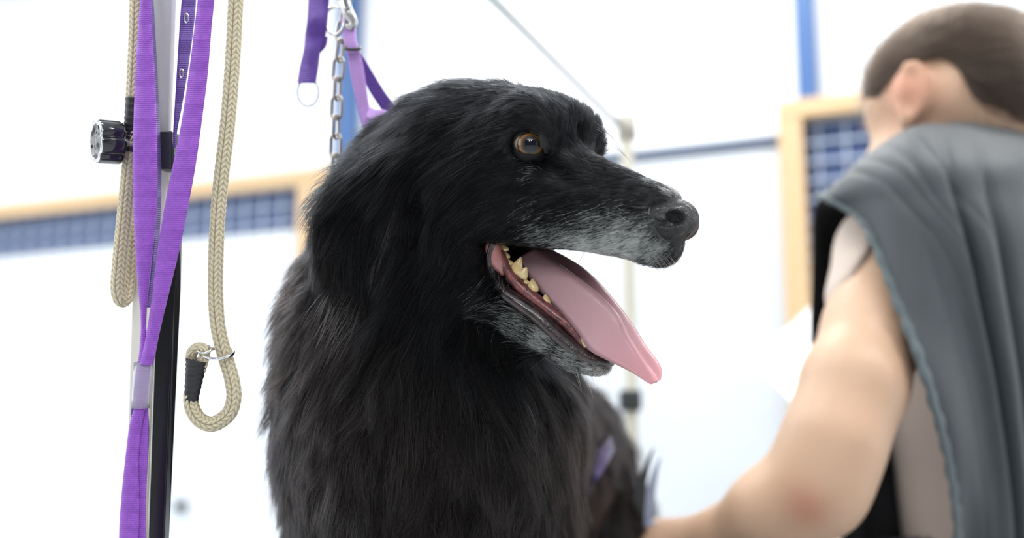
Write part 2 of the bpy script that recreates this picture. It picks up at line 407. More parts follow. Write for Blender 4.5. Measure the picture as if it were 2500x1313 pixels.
for s in (-1, 1):
    x = rx + s*0.068
    leg([((rx+s*.032, ry-.01, 1.06), .064), ((x, ry-.06, .90), .056), ((x, ry+.02, .80), .036), ((x, ry+.055, .765), .027), ((x, ry+.03, fz+.06), .021), ((x, ry+.005, fz+.03), .025)])
    for dx in (-.016, -.005, .005, .016): bod(np.array((x+dx, ry+.0, fz+.023)), .0150, np.array((x+dx*1.3, ry-.025, fz+.0145)), .012, 0.008)
# tail, lifted away to the right behind the rump
leg([(rump+np.array([.02, .05, .01]), .028), (rump+np.array([.078, .08, -.03]), .018), (rump+np.array([.102, .07, -.09]), .014), (rump+np.array([.108, .06, -.16]), .010)])

# skull
hell(-5.9, -1.45, 0, 7.0, 5.5, 5.4, .015)
hell(-10.2, -3.6, 0, 3.8, 4.0, 4.2, .02)
hell(-1.9, 0.7, 0, 4.2, 3.3, 4.1, .012)
hell(-0.1, 1.6, 3.0, 2.1, 1.65, 1.55, .010, both=True)
hell(1.2, 0.3, 3.3, 1.2, 1.3, 0.9, .008, both=True)
hell(-6.2, -5.2, 3.6, 5.0, 5.2, 2.7, .02, both=True)
hell(-8.5, -8.5, 2.0, 4.0, 4.2, 3.2, .03, both=True)
hell(-2.0, -0.4, 3.7, 2.2, 2.0, 1.05, .010, both=True)
hell(0.6, -3.0, 2.35, 3.6, 2.7, 1.55, .012, both=True)
hcone((1.2, -2.9, 0), 3.0, (8.5, -4.15, 0), 2.2, .012)
hcone((1.5, -1.0, 0), 1.35, (9.0, -2.85, 0), 1.0, .008)
hcone((2.0, -5.0, 2.3), 1.55, (8.4, -5.35, 1.35), 1.15, .010, both=True)
hcone((-2.0, -5.0, 3.2), 1.6, (2.0, -5.2, 2.3), 1.5, .010, both=True)
hcone((8.2, -5.5, 0.9), 1.05, (9.3, -5.6, 0.0), 0.85, .008, both=True)
# furrow of the brow, tear trough, eye sockets
hell(0.1, 1.1, 0, 2.3, 2.1, 3.1, .012)
hcone((-2.5, 3.5, 0), .30, (2.4, 1.0, 0), .30, .014, op='sub')
hell(2.7, -1.5, 2.9, 1.4, .6, .55, .01, 'sub', both=True, rot=-20)
# mouth opening: wedge between the upper and the lower lip lines
U0, U1 = H(-2.6, -6.35, 0), H(6.0, -6.75, 0); L0, L1 = H(-2.6, -6.9, 0), Hp(1490, 882, 0)
nU = nrm(np.cross(hr, U1-U0)); nU = nU if nU@hu > 0 else -nU
nL = nrm(np.cross(hr, L1-L0)); nL = nL if nL@hu < 0 else -nL
wl, wh = np.minimum(H(-4, -16, -8), H(12, -5, 8)), np.maximum(H(-4, -16, -8), H(12, -5, 8))
F.planes(HO-.2, HO+.2, [(U0, nU), (L0, nL), (H(-2.2, -6.6, 0), -hf)], .004, .006)
hell(2.2, -6.4, 0, 6.2, 1.5, 1.75, .005, 'sub', rot=-3)
hell(-2.0, -7.4, 0, 2.6, 1.5, 2.6, .008, 'sub', rot=-30)
# lower jaw: arms under the near and far lip lines and the chin
JP = [(1180, 690, 3.1, .95), (1212, 745, 2.7, .86), (1268, 788, 2.3, .78), (1335, 828, 1.85, .72), (1400, 868, 1.25, .66), (1452, 889, .55, .58)]
JW = [(Hp(a, b, c), r*.01) for a, b, c, r in JP]
for (p, r), (q, s) in zip(JW[:-1], JW[1:]):
    F.cone(p, r, q, s, .006); F.cone(mir(p), r, mir(q), s, .006)
F.cone(JW[-1][0], JW[-1][1], mir(JW[-1][0]), JW[-1][1], .006)
F.cone(H(-7.0, -7.5, 3.2), .024, JW[0][0], .0105, .02); F.cone(H(-7.0, -7.5, -3.2), .024, mir(JW[0][0]), .0105, .02)
for t, c in ((.15, 2.0), (.45, 1.7), (.75, 1.1)):                    # floor of the mouth
    i = t*4.99; k0 = int(i); p = JW[k0][0]*(1-(i-k0))+JW[k0+1][0]*(i-k0); q = HL(p)
    F.ell(H(q[0]-.3, q[1]-.25, 0), (.016, .0055, (c+.6)*.01), nrm(np.stack([L1-L0, nL, hr])), .008)
F.cone(H(-6.5, -10.0, 0), .036, HO+(HL(JW[2][0])[0]*hf+(HL(JW[2][0])[1]-.7)*hu)*.01, .010, .02)
# ears: hanging flaps, squashed towards the skull
def ear(side):
    m = (lambda p: p) if side > 0 else mir
    P = [(Hp(960, 462, 5.6), .027), (Hp(893, 540, 6.9), .032), (Hp(874, 620, 7.1), .024), (Hp(860, 710, 6.9), .0125), (Hp(853, 778, 6.6), .0040)]
    P = [(m(p), r) for p, r in P]
    l = nrm(P[-1][0]-P[0][0]); nn = nrm(m(H(0.30, .12, 1.0))-m(H(0, 0, 0))); nn = nrm(nn-l*(nn@l)); A = np.stack([l, np.cross(nn, l), nn])
    for (p, r), (q, s) in zip(P[:-1], P[1:]): F.cone(p, r, q, s, .006, 'add', A, (1.0, 1.0, .17))
    F.cone(m(H(-6.5, 0.2, 4.0)), .016, P[0][0], .014, .014)
ear(1); ear(-1)
for a_, b_ in (((1012, 420), (1020, 500)), ((1020, 500), (1016, 580)), ((1016, 580), (1000, 660))):
    p_, q_ = trace(F, *a_), trace(F, *b_)
    for m_ in (lambda p: p, mir): F.cone(m_(p_), .0045, m_(q_), .0045, .012, 'sub')
F.smooth(1)
# eye sockets carved after smoothing so that the rims stay crisp
_o = nrm(hr*.86+hf*.50); EYES = [EYE - _o*0.0042 + hf*.0032, mir(EYE - _o*0.0042 + hf*.0032)]
F.ell(EYES[0], (.0128, .0112, .0128), HAX, .004, 'sub'); F.ell(EYES[1], (.0128, .0112, .0128), HAX, .004, 'sub')

Vd, Qd = F.polygonise()
DOGLOC = np.array([rump[0]*.5, 1.22, TABLE_Z])
dog = empty('dog', DOGLOC)
tag(dog, 'large black long-haired dog with grey muzzle, panting with its tongue out on the grooming table', 'dog')

# colours of the coat, kept in the head frame: frost on the muzzle, chin and brow line
FROST = [(trace(F, x, y), r, a_) for x, y, r, a_ in (
    (1560, 592, 1.0, .85), (1500, 600, 1.1, .95), (1440, 600, 1.0, .92), (1520, 562, 1.0, .62), (1385, 585, .9, .62), (1602, 606, .8, .75), (1575, 560, .7, .5), (1330, 572, .8, .30),
    (1600, 625, .6, .55), (1450, 555, .9, .38), (1400, 550, .8, .22), (1470, 618, .8, .95), (1540, 622, .8, .85), (1300, 520, 1.0, .08), (1640, 470, .35, .65), (1655, 480, .35, .7), (1600, 452, .5, .15), (1305, 405, .7, .12), (1360, 560, 1.2, .12), (1420, 250, .9, .06))]
FROST = [f for f in FROST if f[0] is not None]
def coat(P):
    """0 black .. 1 white hair share, by place on the dog"""
    q = HL(P); a, b, c = q.T; ac = np.abs(c)
    g = np.zeros(len(P))
    def blob(x, y, z, rx, ry, rz, amt, use=ac):
        d = ((a-x)/rx)**2+((b-y)/ry)**2+((use-z)/rz)**2; return amt*np.exp(-d*1.2)
    for (p_, r_, amt) in FROST:
        for m_ in (lambda p: p, mir):
            d = ((P-m_(p_))**2).sum(1)/(r_*.01)**2; g = np.maximum(g, amt*np.exp(-d*.62))
    # chin and underside of the lower jaw
    jl = np.stack([p for p, r in JW]); jl = np.vstack([jl, mir(JW[-1][0])[None], np.array([mir(p) for p in jl])])
    d = np.min(np.linalg.norm(P[:, None]-jl[None], axis=2), axis=1)*100
    t = np.clip((a+1.5)/4.0, 0, 1)
    g = np.maximum(g, np.exp(-(d/1.15)**2)*(.16+.80*t)*(b < -8))
    return g
ndark = mat('dog_skin', (.006, .006, .007), .75)
ndark_bs = node(ndark, 'ShaderNodeAttribute'); ndark_bs.attribute_name = 'skin_col'
ndark.node_tree.links.new(ndark_bs.outputs['Color'], ndark.node_tree.nodes['Principled BSDF'].inputs['Base Color'])
body = quadmesh('body', Vd, Qd, ndark, dog)
sc_ = np.tile(np.array([.007, .007, .008, 1.0]), (len(Vd), 1))
g = coat(Vd); sc_[:, :3] += g[:, None]*np.array([.10, .11, .11])
q = HL(Vd); inm = (q[:, 0] > -4.6) & (q[:, 0] < 8.5) & (np.abs(q[:, 2]) < 2.3) & (q[:, 1] < -4.6) & (F.at(Vd) < 9)
vn = np.zeros((len(Vd), 3)); body.data.vertices.foreach_get('normal', vn.ravel()) if False else None
nn_ = np.empty(len(Vd)*3, np.float32); body.data.vertices.foreach_get('normal', nn_); VN = nn_.reshape(-1, 3)
dU = (Vd-U0)@nU; dL = (Vd-L0)@nL
mouthv = (np.abs(q[:, 2]) < 4.2) & (dU < .022) & (dL < .010) & (q[:, 0] > -5.5) & ((q[:, 0] < 8.0)) & (((VN@hu) < -.25) & (np.abs(q[:, 2]) < 2.2) | (q[:, 0] < -1.3) & (VN@hf > .15) | (dL > -.012) & (VN@hu > .2) & (np.abs(q[:, 2]) < 2.0))
mouthv &= (q[:, 1] < -5.2) & (q[:, 1] > -14.5)
sc_[mouthv, :3] = (.10, .028, .030)
al = body.data.attributes.new('skin_col', 'FLOAT_COLOR', 'POINT'); al.data.foreach_set('color', sc_.astype(np.float32).ravel())

# ---- eyes
def eye_mat():
    m = mat('dog_eye', (.1, .05, .02), .05, coat=0.0); nt = m.node_tree; b = nt.nodes['Principled BSDF']
    at = node(m, 'ShaderNodeAttribute'); at.attribute_name = 'ring'
    cr = node(m, 'ShaderNodeValToRGB'); e = cr.color_ramp
    st = [(0, (.004, .006, .010)), (.22, (.006, .008, .014)), (.27, (.030, .026, .020)), (.33, (.07, .045, .018)), (.38, (.34, .135, .022)), (.455, (.22, .075, .012)), (.485, (.012, .008, .006)), (.51, (.03, .02, .015)), (.56, (.42, .34, .24)), (1, (.40, .32, .24))]
    e.elements[0].position = 0; e.elements[0].color = (*st[0][1], 1); e.elements[1].position = 1; e.elements[1].color = (*st[-1][1], 1)
    for p, c in st[1:-1]:
        x = e.elements.new(p); x.color = (*c, 1)
    nt.links.new(at.outputs['Fac'], cr.inputs[0])
    tc = node(m, 'ShaderNodeTexCoord'); nz = node(m, 'ShaderNodeTexNoise'); nz.inputs['Scale'].default_value = 900
    mx = node(m, 'ShaderNodeMix'); mx.data_type = 'RGBA'; mx.blend_type = 'MULTIPLY'; mx.inputs[0].default_value = .5
    nt.links.new(tc.outputs['Object'], nz.inputs['Vector']); nt.links.new(cr.outputs[0], mx.inputs[6]); nt.links.new(nz.outputs['Color'], mx.inputs[7])
    nt.links.new(mx.outputs[2], b.inputs['Base Color']); return m
EM = eye_mat()
lidm = mat('dog_eyelid', (.006, .0055, .006), .55, spec=.2, coat=.05)
ER = .0118
def eyeball(ctr, gaze, side):
    g_ = nrm(gaze); a = nrm(np.cross(g_, hu)); b = np.cross(a, g_)
    V, Fc, ring = [], [], []; nt_, nr_ = 40, 36
    for i in range(nr_+1):
        th = math.pi*i/nr_*(0.62)
        rr = ER*(1+.05*math.exp(-(th/.5)**2))
        for j in range(nt_):
            ph = 2*math.pi*j/nt_
            V.append(ctr + rr*(math.cos(th)*g_ + math.sin(th)*(math.cos(ph)*a+math.sin(ph)*b))); ring.append(th/(math.pi/2))
    for i in range(nr_):
        for j in range(nt_):
            k = (j+1) % nt_; Fc.append((i*nt_+j, i*nt_+k, (i+1)*nt_+k, (i+1)*nt_+j))
    o = mesh('eye', V, Fc, EM, dog); at = o.data.attributes.new('ring', 'FLOAT', 'POINT'); at.data.foreach_set('value', ring)
    # lids: an almond rim lying on the ball, thick and dark
    out = nrm(hr*side*.86 + hf*.50); A = nrm(hf*.86*1 - hr*side*.50); B = nrm(np.cross(A, out)); B = B if B@hu > 0 else -B
    n = 72; rings = []
    for dl, rr in ((0, 1.052), (.02, 1.075), (.07, 1.09), (.16, 1.095), (.30, 1.11), (.50, 1.13), (.75, 1.12)):
        R = []
        for j in range(n):
            t = 2*math.pi*j/n; x, y = math.cos(t), math.sin(t)
            xx = x*(.78 if x > 0 else 1.0); yy = math.copysign(abs(y)**1.2, y)*(.60 if y > 0 else .55)
            if x > 0: yy -= .08*x
            L_ = math.hypot(xx, yy); dx, dy = xx/L_, yy/L_; th = min(L_+dl, 1.75)
            R.append(ctr + ER*rr*(math.cos(th)*out + math.sin(th)*(dx*A+dy*B)))
        rings.append(R)
    V, Fc = loft(rings, cap=False); e = mesh('eyelid', V, Fc, lidm, dog)
    return g_
viewdir = nrm(CAM-EYES[0])
eyeball(EYES[0], nrm(viewdir + RGT*.03), 1)
gz = nrm(viewdir + RGT*.14); gl = np.array([gz@hf, gz@hu, gz@hr]); eyeball(EYES[1], hf*abs(gl[0])+hu*gl[1]-hr*gl[2], -1)

# ---- nose leather
NF = Field(np.minimum(H(6, -8, -4), H(13, 0, 4))-.02, np.maximum(H(6, -8, -4), H(13, 0, 4))+.02, .0009)
def nell(a, b, c, ra, rb, rc, k=.003, op='add', both=False, rot=0):
    for sg in ((1, -1) if both else (1,)):
        q = math.radians(rot)*sg; ax = np.stack([hf*math.cos(q)+hr*math.sin(q), hu, hr*math.cos(q)-hf*math.sin(q)])
        NF.ell(H(a, b, c*sg), (ra*.01, rb*.01, rc*.01), ax, k, op)
nell(9.3, -3.75, 0, 1.75, 1.45, 1.60, .003)
nell(10.2, -3.55, 0, 1.15, 1.10, 1.35, .004)
nell(9.6, -4.0, 1.25, 1.45, 1.05, .75, .004, both=True, rot=-12)
nell(9.7, -5.0, 0, .95, 1.0, .70, .004)
nn1, nn2, nn3_, nn4_ = (trace(NF, *p) for p in ((1652, 530), (1628, 546), (1602, 543), (1590, 525)))
for m_ in (lambda p: p, mir):
    NF.ell(m_(nn1), (.0070, .0046, .0058), HAX, .0015, 'sub')
    NF.cone(m_(nn1-hu*.0030), .0026, m_(nn2), .0020, .0012, 'sub')
    NF.cone(m_(nn2), .0020, m_(nn3_), .0014, .0012, 'sub')
    NF.cone(m_(nn3_), .0013, m_(nn4_), .0009, .0012, 'sub')
NF.cone(H(11.3, -2.9, 0), .0006, H(10.6, -5.2, 0), .0009, .0015, 'sub')
nm = mat('nose_leather', (.009, .009, .010), .38, coat=.15, bump=(1300, 1.0, 'voronoi'))
Vn, Qn = NF.polygonise(); quadmesh('nose', Vn, Qn, nm, dog)

# ---- mouth: lower lip, gum, teeth, tongue
wet = mat('lip', (.014, .012, .013), .20, coat=.6, bump=(420, .7, 'noise'), var=(160, (.09, .035, .035), .5))
gumm = mat('gum', (.30, .085, .085), .25, coat=.5, sss=.2, bump=(420, .8, 'noise'), var=(170, (.022, .010, .012), 1.0))
cheekm = mat('inner_cheek', (.42, .17, .16), .30, coat=.5, sss=.2, bump=(400, .4, 'noise'))
tg = mat('tongue', (.60, .235, .26), .38, coat=.22, sss=.3, sssr=(1, .35, .3), sscale=.004, bump=(1900, .16, 'voronoi'))
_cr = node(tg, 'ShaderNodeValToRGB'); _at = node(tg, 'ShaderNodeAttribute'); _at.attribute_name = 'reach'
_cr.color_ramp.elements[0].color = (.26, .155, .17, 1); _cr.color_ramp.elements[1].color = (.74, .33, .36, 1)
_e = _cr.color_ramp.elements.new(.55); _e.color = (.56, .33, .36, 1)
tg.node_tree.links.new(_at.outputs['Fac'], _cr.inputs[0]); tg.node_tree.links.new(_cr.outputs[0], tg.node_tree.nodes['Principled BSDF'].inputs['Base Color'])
toothm = mat('tooth_enamel', (.80, .68, .40), .25, coat=.4, sss=.1, var=(260, (.62, .36, .10), .8))
def both_sides(name, pts, rad, m, n=12, flat=1.0, steps=60, ref=None):
    """pts: (px,py,c) down the near side; closed round the chin with its mirror image"""
    P = [Hp(*p) for p in pts]; Q = [mir(p) for p in P][::-1]
    R = list(rad)+list(rad)[::-1]
    A = np.hstack([np.array(P+Q), np.array(R)[:, None]*.01]); S = spline(A, steps*2)
    V, Fc = tube(S[:, :3], S[:, 3], n, flat, ref); return mesh(name, V, Fc, m, dog)
# lip fold between fur and gum
LIP = [(1204, 592, 3.75), (1196, 632, 3.75), (1203, 668, 3.5), (1228, 708, 3.15), (1268, 738, 2.8), (1318, 775, 2.35), (1372, 826, 1.75), (1425, 866, 1.15), (1470, 880, .45)]
both_sides('lower_lip', LIP, (.30, .36, .46, .58, .64, .66, .68, .60, .50), wet, 14, .75, 60, hu)
LIP2 = [(1222, 612, 3.0), (1236, 655, 2.9), (1264, 692, 2.55), (1300, 724, 2.2), (1345, 760, 1.8), (1390, 796, 1.35), (1432, 842, .9), (1468, 860, .35)]
both_sides('gum', LIP2, (.34, .44, .50, .50, .48, .46, .46, .40), gumm, 12, .8, 50, hu)
V, Fc = tube(spline([Hp(1208, 578, 3.3), Hp(1203, 602, 3.45), Hp(1212, 640, 3.4), Hp(1228, 672, 3.1)], 20), np.interp(np.linspace(0, 3, 20), [0, 1, 2, 3], [.0025, .0052, .0050, .0015]), 16)
mesh('inner_cheek', V, Fc, cheekm, dog)
def tooth(base, tip, w, l, jawdir):
    """a blunt cone, wide along the jaw"""
    ax = nrm(tip-base); s = nrm(jawdir-ax*(jawdir@ax)); t = np.cross(ax, s); L = np.linalg.norm(tip-base); R = []
    for i, (h, q) in enumerate(((-.25, .9), (0, 1.0), (.25, .93), (.5, .70), (.75, .42), (.92, .2), (1.0, .06))):
        R.append([base+ax*h*L + s*math.cos(a)*w*q + t*math.sin(a)*l*q for a in np.linspace(0, 2*math.pi, 12, endpoint=False)])
    return loft(R)
TT = [  # base px,py  tip px,py  half width (cm)
    ((1226, 592), (1221, 580), .24), ((1231, 610), (1224, 596), .27), ((1234, 628), (1229, 612), .27), ((1243, 646), (1238, 632), .29),
    ((1259, 662), (1272, 627), .36), ((1274, 672), (1286, 652), .34), ((1284, 692), (1280, 680), .24), ((1300, 706), (1300, 680), .34),
    ((1331, 738), (1332, 718), .30), ((1372, 765), (1369, 747), .28), ((1392, 784), (1393, 773), .18)]
gc = lambda px: float(np.interp(px, [1220, 1252, 1292, 1345, 1395, 1440, 1472], [2.95, 2.6, 2.2, 1.75, 1.25, .8, .3]))
tv = []
jd = nrm(Hp(1440, 848, .9)-Hp(1252, 700, 2.75))
for (bx, by), (tx, ty), w in TT:
    c = gc(bx); b_, t_ = Hp(bx, by, c), Hp(tx, ty, c-.05)
    for m_ in (lambda p: p, mir):
        j2 = jd if m_(b_) is b_ else nrm(mir(HO+jd*.01)-HO); tv.append(tooth(m_(b_), m_(t_), w*.0125, w*.0085, j2))
for m_ in (lambda p: p, mir):                                        # lower canines
    tv.append(tooth(m_(Hp(1432, 835, 1.25)), m_(Hp(1418, 795, 1.45)), .0033, .0028, jd))
for k in range(3):
    for s in (1, -1):
        b_ = Hp(1462, 850, .25+.32*k); q_ = HL(b_); tv.append(tooth(H(q_[0], q_[1], q_[2]*s), H(q_[0]+.1, q_[1]+.55, q_[2]*s), .0014, .0011, hr))
V, Fc = join(tv); mesh('lower_teeth', V, Fc, toothm, dog)
tv = []
for k, (a_, w, h_) in enumerate(((-.6, .42, .35), (.5, .48, .55), (1.7, .5, .8), (3.0, .34, .5), (4.2, .3, .45), (5.3, .25, .4), (6.6, .30, .55))):
    for s in (1, -1):
        c = (2.1-.12*a_)*s if a_ < 6 else 1.45*s
        tv.append(tooth(H(a_, -5.75, c), H(a_-.05, -5.75-h_*.85, c*1.02), w*.01, w*.007, hf))
for c in (-.9, -.5, -.17, .17, .5, .9): tv.append(tooth(H(7.9-abs(c)*.4, -5.9, c), H(8.0-abs(c)*.4, -6.2, c), .0016, .0013, hr))
V, Fc = join(tv); mesh('upper_teeth', V, Fc, toothm, dog)
# tongue: rows (near edge, groove, far edge) along its length
TR = [  # near(px,py,c)      near crest            groove            far crest          far(px,py,c)
    ((1262, 632, 1.9), (1300, 615, 1.2), (1318, 612, 0), (1345, 610, -1.2), (1362, 622, -1.9)),
    ((1282, 668, 1.9), (1325, 640, 1.2), (1348, 640, 0), (1372, 630, -1.2), (1392, 640, -1.9)),
    ((1322, 716, 1.8), (1368, 672, 1.2), (1392, 668, 0), (1412, 656, -1.1), (1432, 668, -1.8)),
    ((1375, 770, 1.7), (1410, 706, 1.2), (1440, 705, 0), (1462, 692, -1.0), (1472, 706, -1.7)),
    ((1412, 815, 1.6), (1455, 748, 1.15), (1490, 755, 0), (1498, 738, -.95), (1508, 752, -1.6)),
    ((1440, 856, 1.5), (1495, 800, 1.1), (1522, 812, 0), (1532, 785, -.9), (1545, 802, -1.5)),
    ((1492, 884, 1.3), (1535, 848, 1.0), (1552, 856, 0), (1568, 832, -.8), (1582, 856, -1.3)),
    ((1540, 908, 1.05), (1565, 882, .8), (1580, 888, 0), (1594, 870, -.6), (1610, 890, -1.05)),
    ((1578, 932, .7), (1588, 915, .5), (1598, 916, 0), (1608, 905, -.45), (1616, 908, -.75)),
    ((1590, 938, .4), (1597, 932, .3), (1603, 932, 0), (1609, 929, -.3), (1613, 927, -.4))]
G = np.array([[Hp(*p) for p in r] for r in TR])
CR = [(1302, 612), (1335, 634), (1375, 660), (1415, 690), (1457, 724), (1500, 770), (1530, 826), (1562, 874), (1588, 914), (1597, 932)]
for i_, (x_, y_) in enumerate(CR):
    c_ = HL(G[i_, 1])[2]; G[i_, 1] = Hp(x_, y_, c_*.75); sk = (.002, .005, .007, .007, .007, .006, .005, .004, .002, .0005)[i_]
    G[i_, 2] = Hp(x_+8, y_-4, 0) - hu*sk - hr*.001
    G[i_, 3] = (G[i_, 4]*.6+G[i_, 2]*.4) + hu*sk*.7
rows = []
for k in range(5): rows.append(spline(G[:, k], 70))
G2 = np.stack(rows, 1); G3 = np.stack([spline(r, 25) for r in G2])              # 70 x 25 x 3
du = np.gradient(G3, axis=0); dv = np.gradient(G3, axis=1); nn3 = nrm(np.cross(du, dv)); sgn = np.sign((nn3@hu).mean()); nn3 *= sgn
e = np.linspace(-1, 1, 25); th = (np.sqrt(np.clip(1-np.abs(e)**2.6, 0, 1))[None, :, None])*np.interp(np.linspace(0, 1, 70), [0, .5, .85, 1], [.0052, .0042, .003, .0016])[:, None, None]
rng = np.random.default_rng(3)
top = G3 + nn3*th*.35; bot = G3 - nn3*th*.9
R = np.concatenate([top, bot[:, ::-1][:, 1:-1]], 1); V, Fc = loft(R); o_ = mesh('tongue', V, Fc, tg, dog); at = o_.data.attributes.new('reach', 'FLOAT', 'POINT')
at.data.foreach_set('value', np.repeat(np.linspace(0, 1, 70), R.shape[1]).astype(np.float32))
# ------------------------------------------------------------------ fur
from mathutils.bvhtree import BVHTree
def hair_mat(name, rough=.32, rad=.45, ior=1.45):
    m = bpy.data.materials.new(name); m.use_nodes = True; nt = m.node_tree
    nt.nodes.remove(nt.nodes['Principled BSDF']); h = node(m, 'ShaderNodeBsdfHairPrincipled'); h.parametrization = 'COLOR'
    h.inputs['Roughness'].default_value = rough; h.inputs['Radial Roughness'].default_value = rad
    h.inputs['Random Roughness'].default_value = .3; h.inputs['IOR'].default_value = ior
    at = node(m, 'ShaderNodeAttribute'); at.attribute_name = 'hair_col'
    df = node(m, 'ShaderNodeBsdfDiffuse'); mx = node(m, 'ShaderNodeMixShader'); mx.inputs[0].default_value = .26
    nt.links.new(at.outputs['Color'], h.inputs['Color']); nt.links.new(at.outputs['Color'], df.inputs['Color'])
    nt.links.new(h.outputs[0], mx.inputs[1]); nt.links.new(df.outputs[0], mx.inputs[2]); nt.links.new(mx.outputs[0], nt.nodes['Material Output'].inputs['Surface'])
    return m
def curves(name, PT, rad, col, m, parent):
    """PT (n,k,3) world points, rad (n,) root radius, col (n,3)"""
    n, k = PT.shape[:2]; c = bpy.data.hair_curves.new(name); c.add_curves([k]*n)
    c.attributes['position'].data.foreach_set('vector', np.ascontiguousarray(PT, np.float32).ravel())
    ra = c.attributes.get('radius') or c.attributes.new('radius', 'FLOAT', 'POINT')
    tp = np.array([1.0, 1.0, .95, .85, .62, .12]) if k == 6 else np.interp(np.linspace(0, 1, k), [0, .6, 1], [1, .85, .1])
    ra.data.foreach_set('value', (rad[:, None]*tp[None]).astype(np.float32).ravel())
    ca = c.attributes.new('hair_col', 'FLOAT_COLOR', 'CURVE')
    ca.data.foreach_set('color', np.hstack([col, np.ones((n, 1))]).astype(np.float32).ravel())
    o = link(name, c, parent, m); return o
def sample(V, Q, wt, n, rng):
    a, b, c, d = (V[Q[:, i]] for i in range(4))
    ar = .5*np.linalg.norm(np.cross(c-a, d-b), axis=1); w = ar*wt; cdf = np.cumsum(w); 
    i = np.searchsorted(cdf, rng.random(n)*cdf[-1]); i = np.minimum(i, len(Q)-1); u, v = rng.random((2, n, 1))
    return (a[i]*(1-u)+b[i]*u)*(1-v) + (d[i]*(1-u)+c[i]*u)*v, w.sum()
def idw(P, G, vals, s=.02, base_w=0.0, base=None, pw=2.0):
    num = np.zeros((len(P), vals.shape[1])); den = np.zeros((len(P), 1))
    for g_, v in zip(G, vals):
        w = 1/((((P-g_)**2).sum(1)/s**2)+.15)**pw; num += w[:, None]*v; den += w[:, None]
    if base is not None: num += base_w*base; den += base_w
    return num/den
rng = np.random.default_rng(11)
bvh = BVHTree.FromPolygons([tuple(v) for v in Vd.tolist()], [tuple(q) for q in Qd.tolist()])
def hit(px, py):
    d = nrm(W(px, py, 1)-CAM); h_ = bvh.ray_cast(Vector(CAM), Vector(d))
    return np.array(h_[0]) if h_[0] is not None else None
# comb: px, py, direction in the view, lift (0 flat .. 1 upright), length cm
COMB = [
 (1640, 462, -1, -.45, .10, .45), (1600, 450, -1, -.40, .10, .6), (1540, 430, -1, -.3, .12, .8), (1560, 500, -1, .05, .12, .6), (1600, 580, -.8, .35, .10, .5), (1560, 610, -.8, .35, .08, .6),
 (1500, 590, -1, .28, .09, .8), (1440, 600, -1, .32, .09, .8), (1480, 480, -1, .05, .12, .8), (1400, 520, -1, .22, .12, 1.0), (1340, 570, -1, .3, .09, .8),
 (1340, 440, -1, .12, .10, .9), (1400, 400, -.9, -.25, .10, .7), (1460, 400, -1, -.35, .12, .7), (1370, 330, -.55, -.8, .12, .7), (1340, 300, -.7, -.6, .16, .8),
 (1285, 290, -.9, -.15, .14, .8), (1230, 300, -1, .15, .12, 1.0), (1400, 260, -.7, -.6, .15, .9), (1440, 300, -.5, -.75, .22, .9), (1300, 230, -1, -.15, .15, 1.1), (1200, 210, -1, .05, .18, 1.4),
 (1200, 250, -1, .25, .14, 1.3), (1285, 405, -1, .22, .10, .7), (1230, 385, -1, .2, .10, .9), (1220, 450, -1, .35, .12, 1.2), (1250, 520, -1, .35, .12, 1.2), (1180, 560, -.9, .6, .14, 1.4),
 (1120, 210, -1, .30, .22, 1.9), (1050, 240, -1, .35, .30, 2.5), (990, 280, -1, .40, .32, 2.6), (1120, 290, -1, .5, .16, 1.6), (1080, 380, -.8, .75, .18, 1.9), (1140, 430, -.9, .6, .14, 1.6),
 (1150, 350, -1, .45, .14, 1.4), (1010, 360, -.9, .7, .24, 2.4), (940, 340, -1, .6, .32, 2.8), (900, 400, -1, .65, .34, 3.2), (840, 460, -.75, .9, .26, 3.0), (950, 440, -.8, 1, .22, 2.6), (880, 500, -.5, 1, .16, 2.4),
 (800, 540, -.3, 1, .14, 2.0), (850, 600, .02, 1, .12, 1.8), (930, 560, -.30, 1, .14, 1.9), (900, 660, -.1, 1, .12, 1.6), (860, 720, .1, 1, .10, 1.1), (860, 760, .15, 1, .10, .9), (960, 520, -.2, 1, .15, 1.6),
 (1040, 470, -.35, 1, .16, 2.0), (1060, 560, -.2, 1, .16, 2.2), (1100, 620, -.45, 1, .16, 2.0), (1000, 640, -.75, .8, .24, 3.0), (1000, 740, -.8, .7, .30, 3.4), (940, 780, -.6, .8, .26, 3.5), (1090, 720, -.3, 1, .22, 2.8),
 (1160, 640, -.6, .9, .14, 1.4), (1160, 720, -.8, .4, .18, 1.5), (1230, 780, -1, -.25, .10, .7), (1310, 822, -1, -.45, .08, .55), (1390, 875, -1, -.40, .08, .5), (1450, 900, -1, -.15, .10, .45),
 (1160, 800, -.2, 1, .3, 3.4), (1240, 870, .25, 1, .28, 3.6), (1320, 920, .3, 1, .25, 3.6), (1100, 860, -.05, 1, .3, 4.4), (1180, 960, .12, 1, .26, 5.0), (1060, 980, .05, 1, .22, 5.2), (980, 900, -.15, 1, .28, 5.0),
 (1120, 1100, .03, 1, .18, 5.0), (1000, 1150, -.05, 1, .18, 4.6), (1240, 1080, .08, 1, .18, 4.6), (1350, 1050, .10, 1, .2, 4.0), (1380, 1200, .05, 1, .18, 3.6), (1080, 1290, 0, 1, .16, 4.4),
 (750, 630, -1, .4, .5, 2.6), (712, 720, -1, .5, .5, 2.6), (760, 720, -.7, .8, .42, 3.4), (685, 820, -1, .9, .42, 2.6), (730, 800, -.35, 1, .36, 3.8), (675, 900, -.5, 1, .32, 2.6), (820, 860, -.40, 1, .32, 4.4), (760, 960, -.10, 1, .24, 4.2), (700, 960, -.12, 1, .24, 2.8), (860, 1050, -.1, 1, .22, 4.6), (720, 1150, .03, 1, .20, 3.8), (800, 1280, .03, 1, .16, 3.6)]
CP, CVd, CVl = [], [], []
